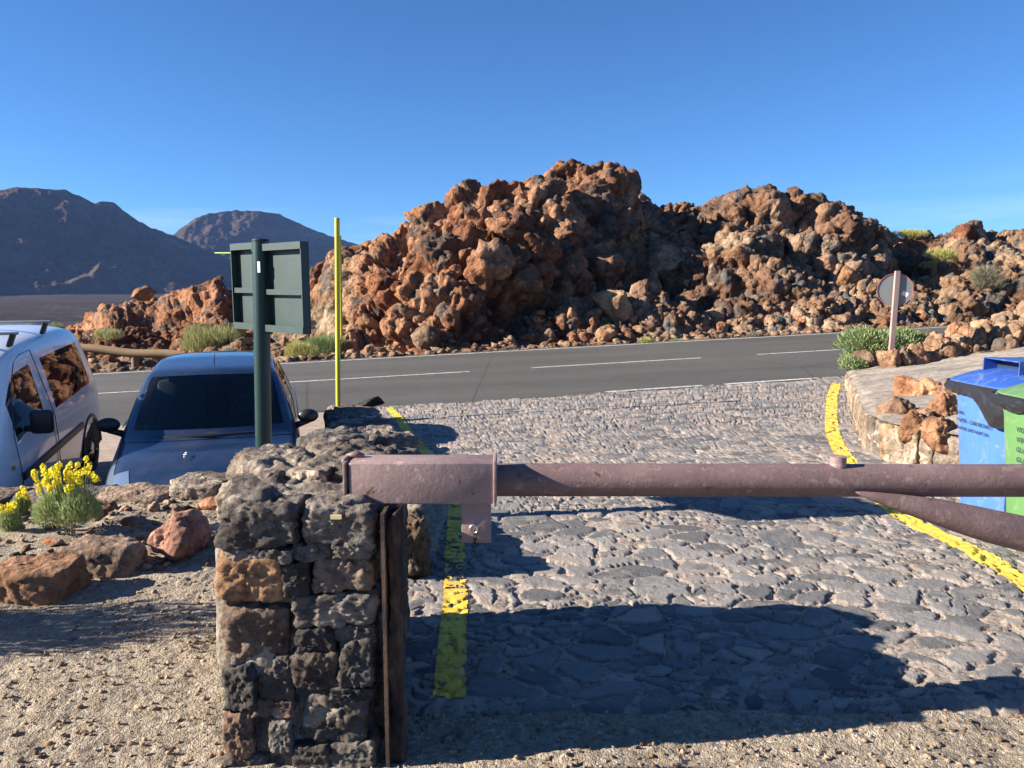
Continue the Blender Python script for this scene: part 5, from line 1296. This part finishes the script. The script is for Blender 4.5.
mx = t.n('MixShader'); t.l(fr.outputs[0], mx.inputs[0]); t.l(df.outputs[0], mx.inputs[1]); t.l(gl.outputs[0], mx.inputs[2]); t.l(mx.outputs[0], t.out.inputs[0]); t.t.nodes.remove(t.b); GLASSV = t.m
def zp1(x, y): return float(zpark(np.array([x]), np.array([y]))[0])
CR = R(17)
make_hatch((-2.56, 6.15, zp1(-2.6, 6.75) - .075), CR, .066)
make_van((-4.90, 5.38, zp1(-4.9, 6.2) - .055), R(14.8), .066)

# ================================================================ plants
def leafmat(name, c, var=.45):
    t = NT(name); a = t.mix(1.0, c, t.attr('tint'), 'MULTIPLY'); m = t.done(a, .7, None, spec=.2)
    t.b.inputs['Subsurface Weight'].default_value = 0
    tl = t.n('BsdfTranslucent'); t.l(a, tl.inputs[0]); mx = t.n('MixShader'); mx.inputs[0].default_value = .25
    t.l(t.b.outputs[0], mx.inputs[1]); t.l(tl.outputs[0], mx.inputs[2]); t.l(mx.outputs[0], t.out.inputs[0]); return m
LEAF = leafmat('leaf_green', (.24, .30, .13)); LEAFP = leafmat('leaf_pale', (.36, .36, .16)); LEAFY = leafmat('leaf_yellowish', (.42, .40, .14)); LEAFG = leafmat('leaf_grey', (.25, .23, .16)); FLOW = leafmat('petal_yellow', (.92, .82, .06))
FEATH = leafmat('leaf_feathery', (.36, .42, .19)); TWIG = plain('twig_brown', (.16, .12, .08), .9)
def shrub(name, seed, loc_, w_, h_, n, bl, bw, mat, label, lobes=5, up=.6, group=None, dep=.9, flowers=0, stemn=14, cat='shrub', full=1.0):
    rs_ = np.random.RandomState(seed); root = empty(name, tuple(loc_), 0, label, cat, group)
    lc = np.stack([rs_.uniform(-.55, .55, lobes) * w_ / 2, rs_.uniform(-.5, .5, lobes) * w_ / 2 * dep, rs_.uniform(.25, .6, lobes) * h_], 1)
    lr = rs_.uniform(.45, .75, lobes)
    k_ = rs_.randint(0, lobes, n); d = rs_.normal(size=(n, 3)); d /= np.linalg.norm(d, axis=1)[:, None]; d[:, 2] = np.abs(d[:, 2]) * 1.0 - .15 * rs_.rand(n)
    rad = rs_.uniform(.55, 1.05, n) ** .5
    base = lc[k_] + d * np.array([w_ / 2, w_ / 2 * dep, h_ * .55 * full]) * (lr[k_] * rad)[:, None]
    base[:, 2] = np.maximum(base[:, 2], .01)
    dr = d + np.array([0, 0, up]) + rs_.normal(size=(n, 3)) * .35; dr /= np.linalg.norm(dr, axis=1)[:, None]
    sd_ = np.cross(dr, rs_.normal(size=(n, 3))); sd_ /= np.linalg.norm(sd_, axis=1)[:, None]
    L_ = bl * rs_.uniform(.6, 1.3, n)[:, None]; W_ = bw * rs_.uniform(.7, 1.3, n)[:, None]
    V = np.stack([base - dr * L_ * .5, base - sd_ * W_, base + dr * L_ * .5, base + sd_ * W_], 1).reshape(-1, 3)
    Fc = np.arange(n * 4).reshape(n, 4); tn = np.repeat(rs_.uniform(.65, 1.35, (n, 1)) * (1 + rs_.normal(size=(n, 3)) * .06), 4, 0)
    mesh('foliage', V, Fc, mat, root, attr={'tint': tn})
    mb = MB()
    for i in range(stemn):
        a_ = rs_.rand() * 6.28; q = rs_.rand() * .6; mb.tube([(0 + .05 * w_ * math.cos(a_), .05 * w_ * math.sin(a_), -.03), (math.cos(a_) * q * w_ * .3, math.sin(a_) * q * w_ * .3 * dep, h_ * .4), (math.cos(a_) * q * w_ * .5, math.sin(a_) * q * w_ * .5 * dep, h_ * .75)], [.012 * h_, .008 * h_, .004 * h_], 5)
    mb.build('stems', TWIG, root)
    return root
def at(px_, py_, Y, dz=0): a = P(px_, py_, Y); return (a[0], a[1], a[2] + dz)
# flowering plants on the bed
def flowering(seed, loc_, w_, h_, nfl, label, group):
    root = shrub('flowering_plant', seed, loc_, w_, h_, 9000 if w_ > .3 else 2500, .05, .0019, FEATH, label, 6, 1.3, group, .8, stemn=10, cat='plant', full=1.35)
    rs_ = np.random.RandomState(seed + 1); fl = MB(); sm_ = MB()
    for i in range(nfl):
        a_ = rs_.rand() * 6.28; q = rs_.rand() ** .6; x = math.cos(a_) * q * w_ * .50; y = math.sin(a_) * q * w_ * .4; top = h_ * rs_.uniform(.98, 1.36) + (.06 * h_ if rs_.rand() > .85 else 0)
        sm_.tube([(x * .5, y * .5, h_ * .4), (x, y, top)], .0022, 5)
        nb = rs_.randint(22, 40)
        for k_ in range(nb):
            d = rs_.normal(size=3); d /= np.linalg.norm(d); c0 = np.array((x, y, top - .015)) + d * np.array((.014, .014, .022)) * rs_.uniform(.6, 1.1)
            e1 = np.cross(d, (0.3, .5, .8)); e1 /= np.linalg.norm(e1); e2 = np.cross(d, e1); s_ = rs_.uniform(.005, .0085)
            fl.add([c0 + e1 * s_, c0 + e2 * s_ + d * .003, c0 - e1 * s_, c0 - e2 * s_ + d * .003], [(0, 1, 2, 3)], (1, rs_.uniform(.85, 1.08), .9))
    sm_.build('flower_stems', plain('stem_green', (.22, .30, .10)), root); fl.build('flowers', FLOW, root)
G_ = 'yellow flowering plants on the gravel bed'
flowering(31, at(70, 531, 4.45), .36, .30, 70, 'larger yellow flowering feathery plant on the gravel bed in front of the van', G_)
flowering(32, at(8, 536, 4.5), .17, .16, 12, 'small yellow flowering plant at the left frame edge below the van', G_)
flowering(33, at(22, 522, 4.8), .10, .17, 7, 'thin yellow flowering sprig between the frame edge and the larger plant', G_)
# shrub by the round sign
shrub('green_shrub', 40, at(882, 376, 13.2, -.1), 1.35, 1.05, 11000, .085, .009, LEAF, 'bright green leafy shrub around the base of the round sign', 7, .7, None, .8)
shrub('green_shrub', 41, at(914, 352, 13.9, -.1), 1.0, .75, 5500, .085, .009, LEAF, 'lower green shrub extending right behind the round sign post', 5, .7)
shrub('green_shrub', 42, at(850, 378, 12.9, -.05), .5, .5, 1400, .08, .009, LEAF, 'small green tuft at the left tip beside the dark boulder', 4, .7)
# beyond the road
def hs(seed, px_, py_, wpx, hpx, mat, label, n=1800, up=1.0, bw=.5):
    # the base sits where the hill surface shows
    q = ground_y(px_, py_); s_ = q[1] / F
    shrub('shrub', seed, (P(px_, 0, q[1])[0], q[1], q[2] - .05 - .22 * hpx * s_), wpx * s_, hpx * s_ * 1.15, n, max(.12, hpx * s_ * .30), .012 * bw * q[1] / 24, mat, label, 6, up)
hs(50, 190, 352, 58, 34, LEAFP, 'large pale green grassy bush beyond the road behind the blue car roof', 4200, 1.6)
hs(51, 212, 342, 40, 26, LEAFY, 'dry straw coloured bush right of the large pale green bush', 2200, 1.6)
hs(52, 88, 343, 34, 18, LEAFP, 'pale green bush beyond the road just right of the van roof', 1800, 1.4)
hs(53, 32, 336, 30, 16, LEAF, 'bright green bush beyond the road above the van roof', 1800, 1.0)
hs(54, 4, 338, 16, 20, LEAFY, 'yellowish bush beyond the road at the left frame edge', 900, 1.2)
hs(55, 288, 358, 36, 22, LEAFY, 'dry yellowish grass tuft beyond the road under the right sign board', 2200, 1.6)
hs(56, 312, 358, 44, 32, LEAF, 'dark green bush beyond the road between the sign and the yellow poles', 3000, .6)
hs(57, 316, 314, 18, 16, LEAFP, 'small pale bush on the reddish slope right of the sign', 900, 1.0)
hs(60, 655, 210, 20, 9, LEAFY, 'small yellowish bush on the skyline between both crags', 800, .8)
hs(61, 921, 240, 36, 14, LEAFY, 'long low yellowish bush on the skyline right of the dark slope', 1600, .8)
hs(62, 984, 234, 22, 10, LEAFY, 'small yellow green bush right of the dark red skyline knob', 800, .8)
hs(63, 962, 262, 32, 17, LEAFY, 'round yellowish bush on the right slope below the skyline', 1500, .8)
hs(64, 1010, 290, 44, 36, LEAFG, 'large grey dry bush at the right edge of the hillside', 3200, .5)
hs(65, 950, 268, 18, 10, LEAFP, 'small pale bush beside the round yellowish bush', 600, .8)
hs(66, 770, 345, 20, 9, LEAFG, 'small grey tuft beside the road below the right crag', 600, .8)
hs(67, 686, 350, 16, 6, LEAF, 'tiny green tuft on the verge below the pale boulder', 400, .8)
# shrub standing off to the left that throws the broken shade on the gravel
shrub('broom_shrub', 90, (-4.1, 3.05, 0), 1.5, 1.35, 1700, .18, .006, LEAFP, 'tall wispy broom shrub standing off to the left of the gravel path', 7, 1.6, dep=.5, stemn=24)
V, Fc = rock(95, (.62, .42, 2.9), 4, .9, .03); o = mesh('shadow_stone', V, Fc, WALLR, None, True, attr={'tint': np.ones((len(V), 3))}); o.location = (-2.75, 1.70, .2)  # unseen stone, added to cast the shadow along the foreground dirt
tag(o, 'upright rough stone post added unseen off to the left to cast a shadow on the dirt', 'stone post')
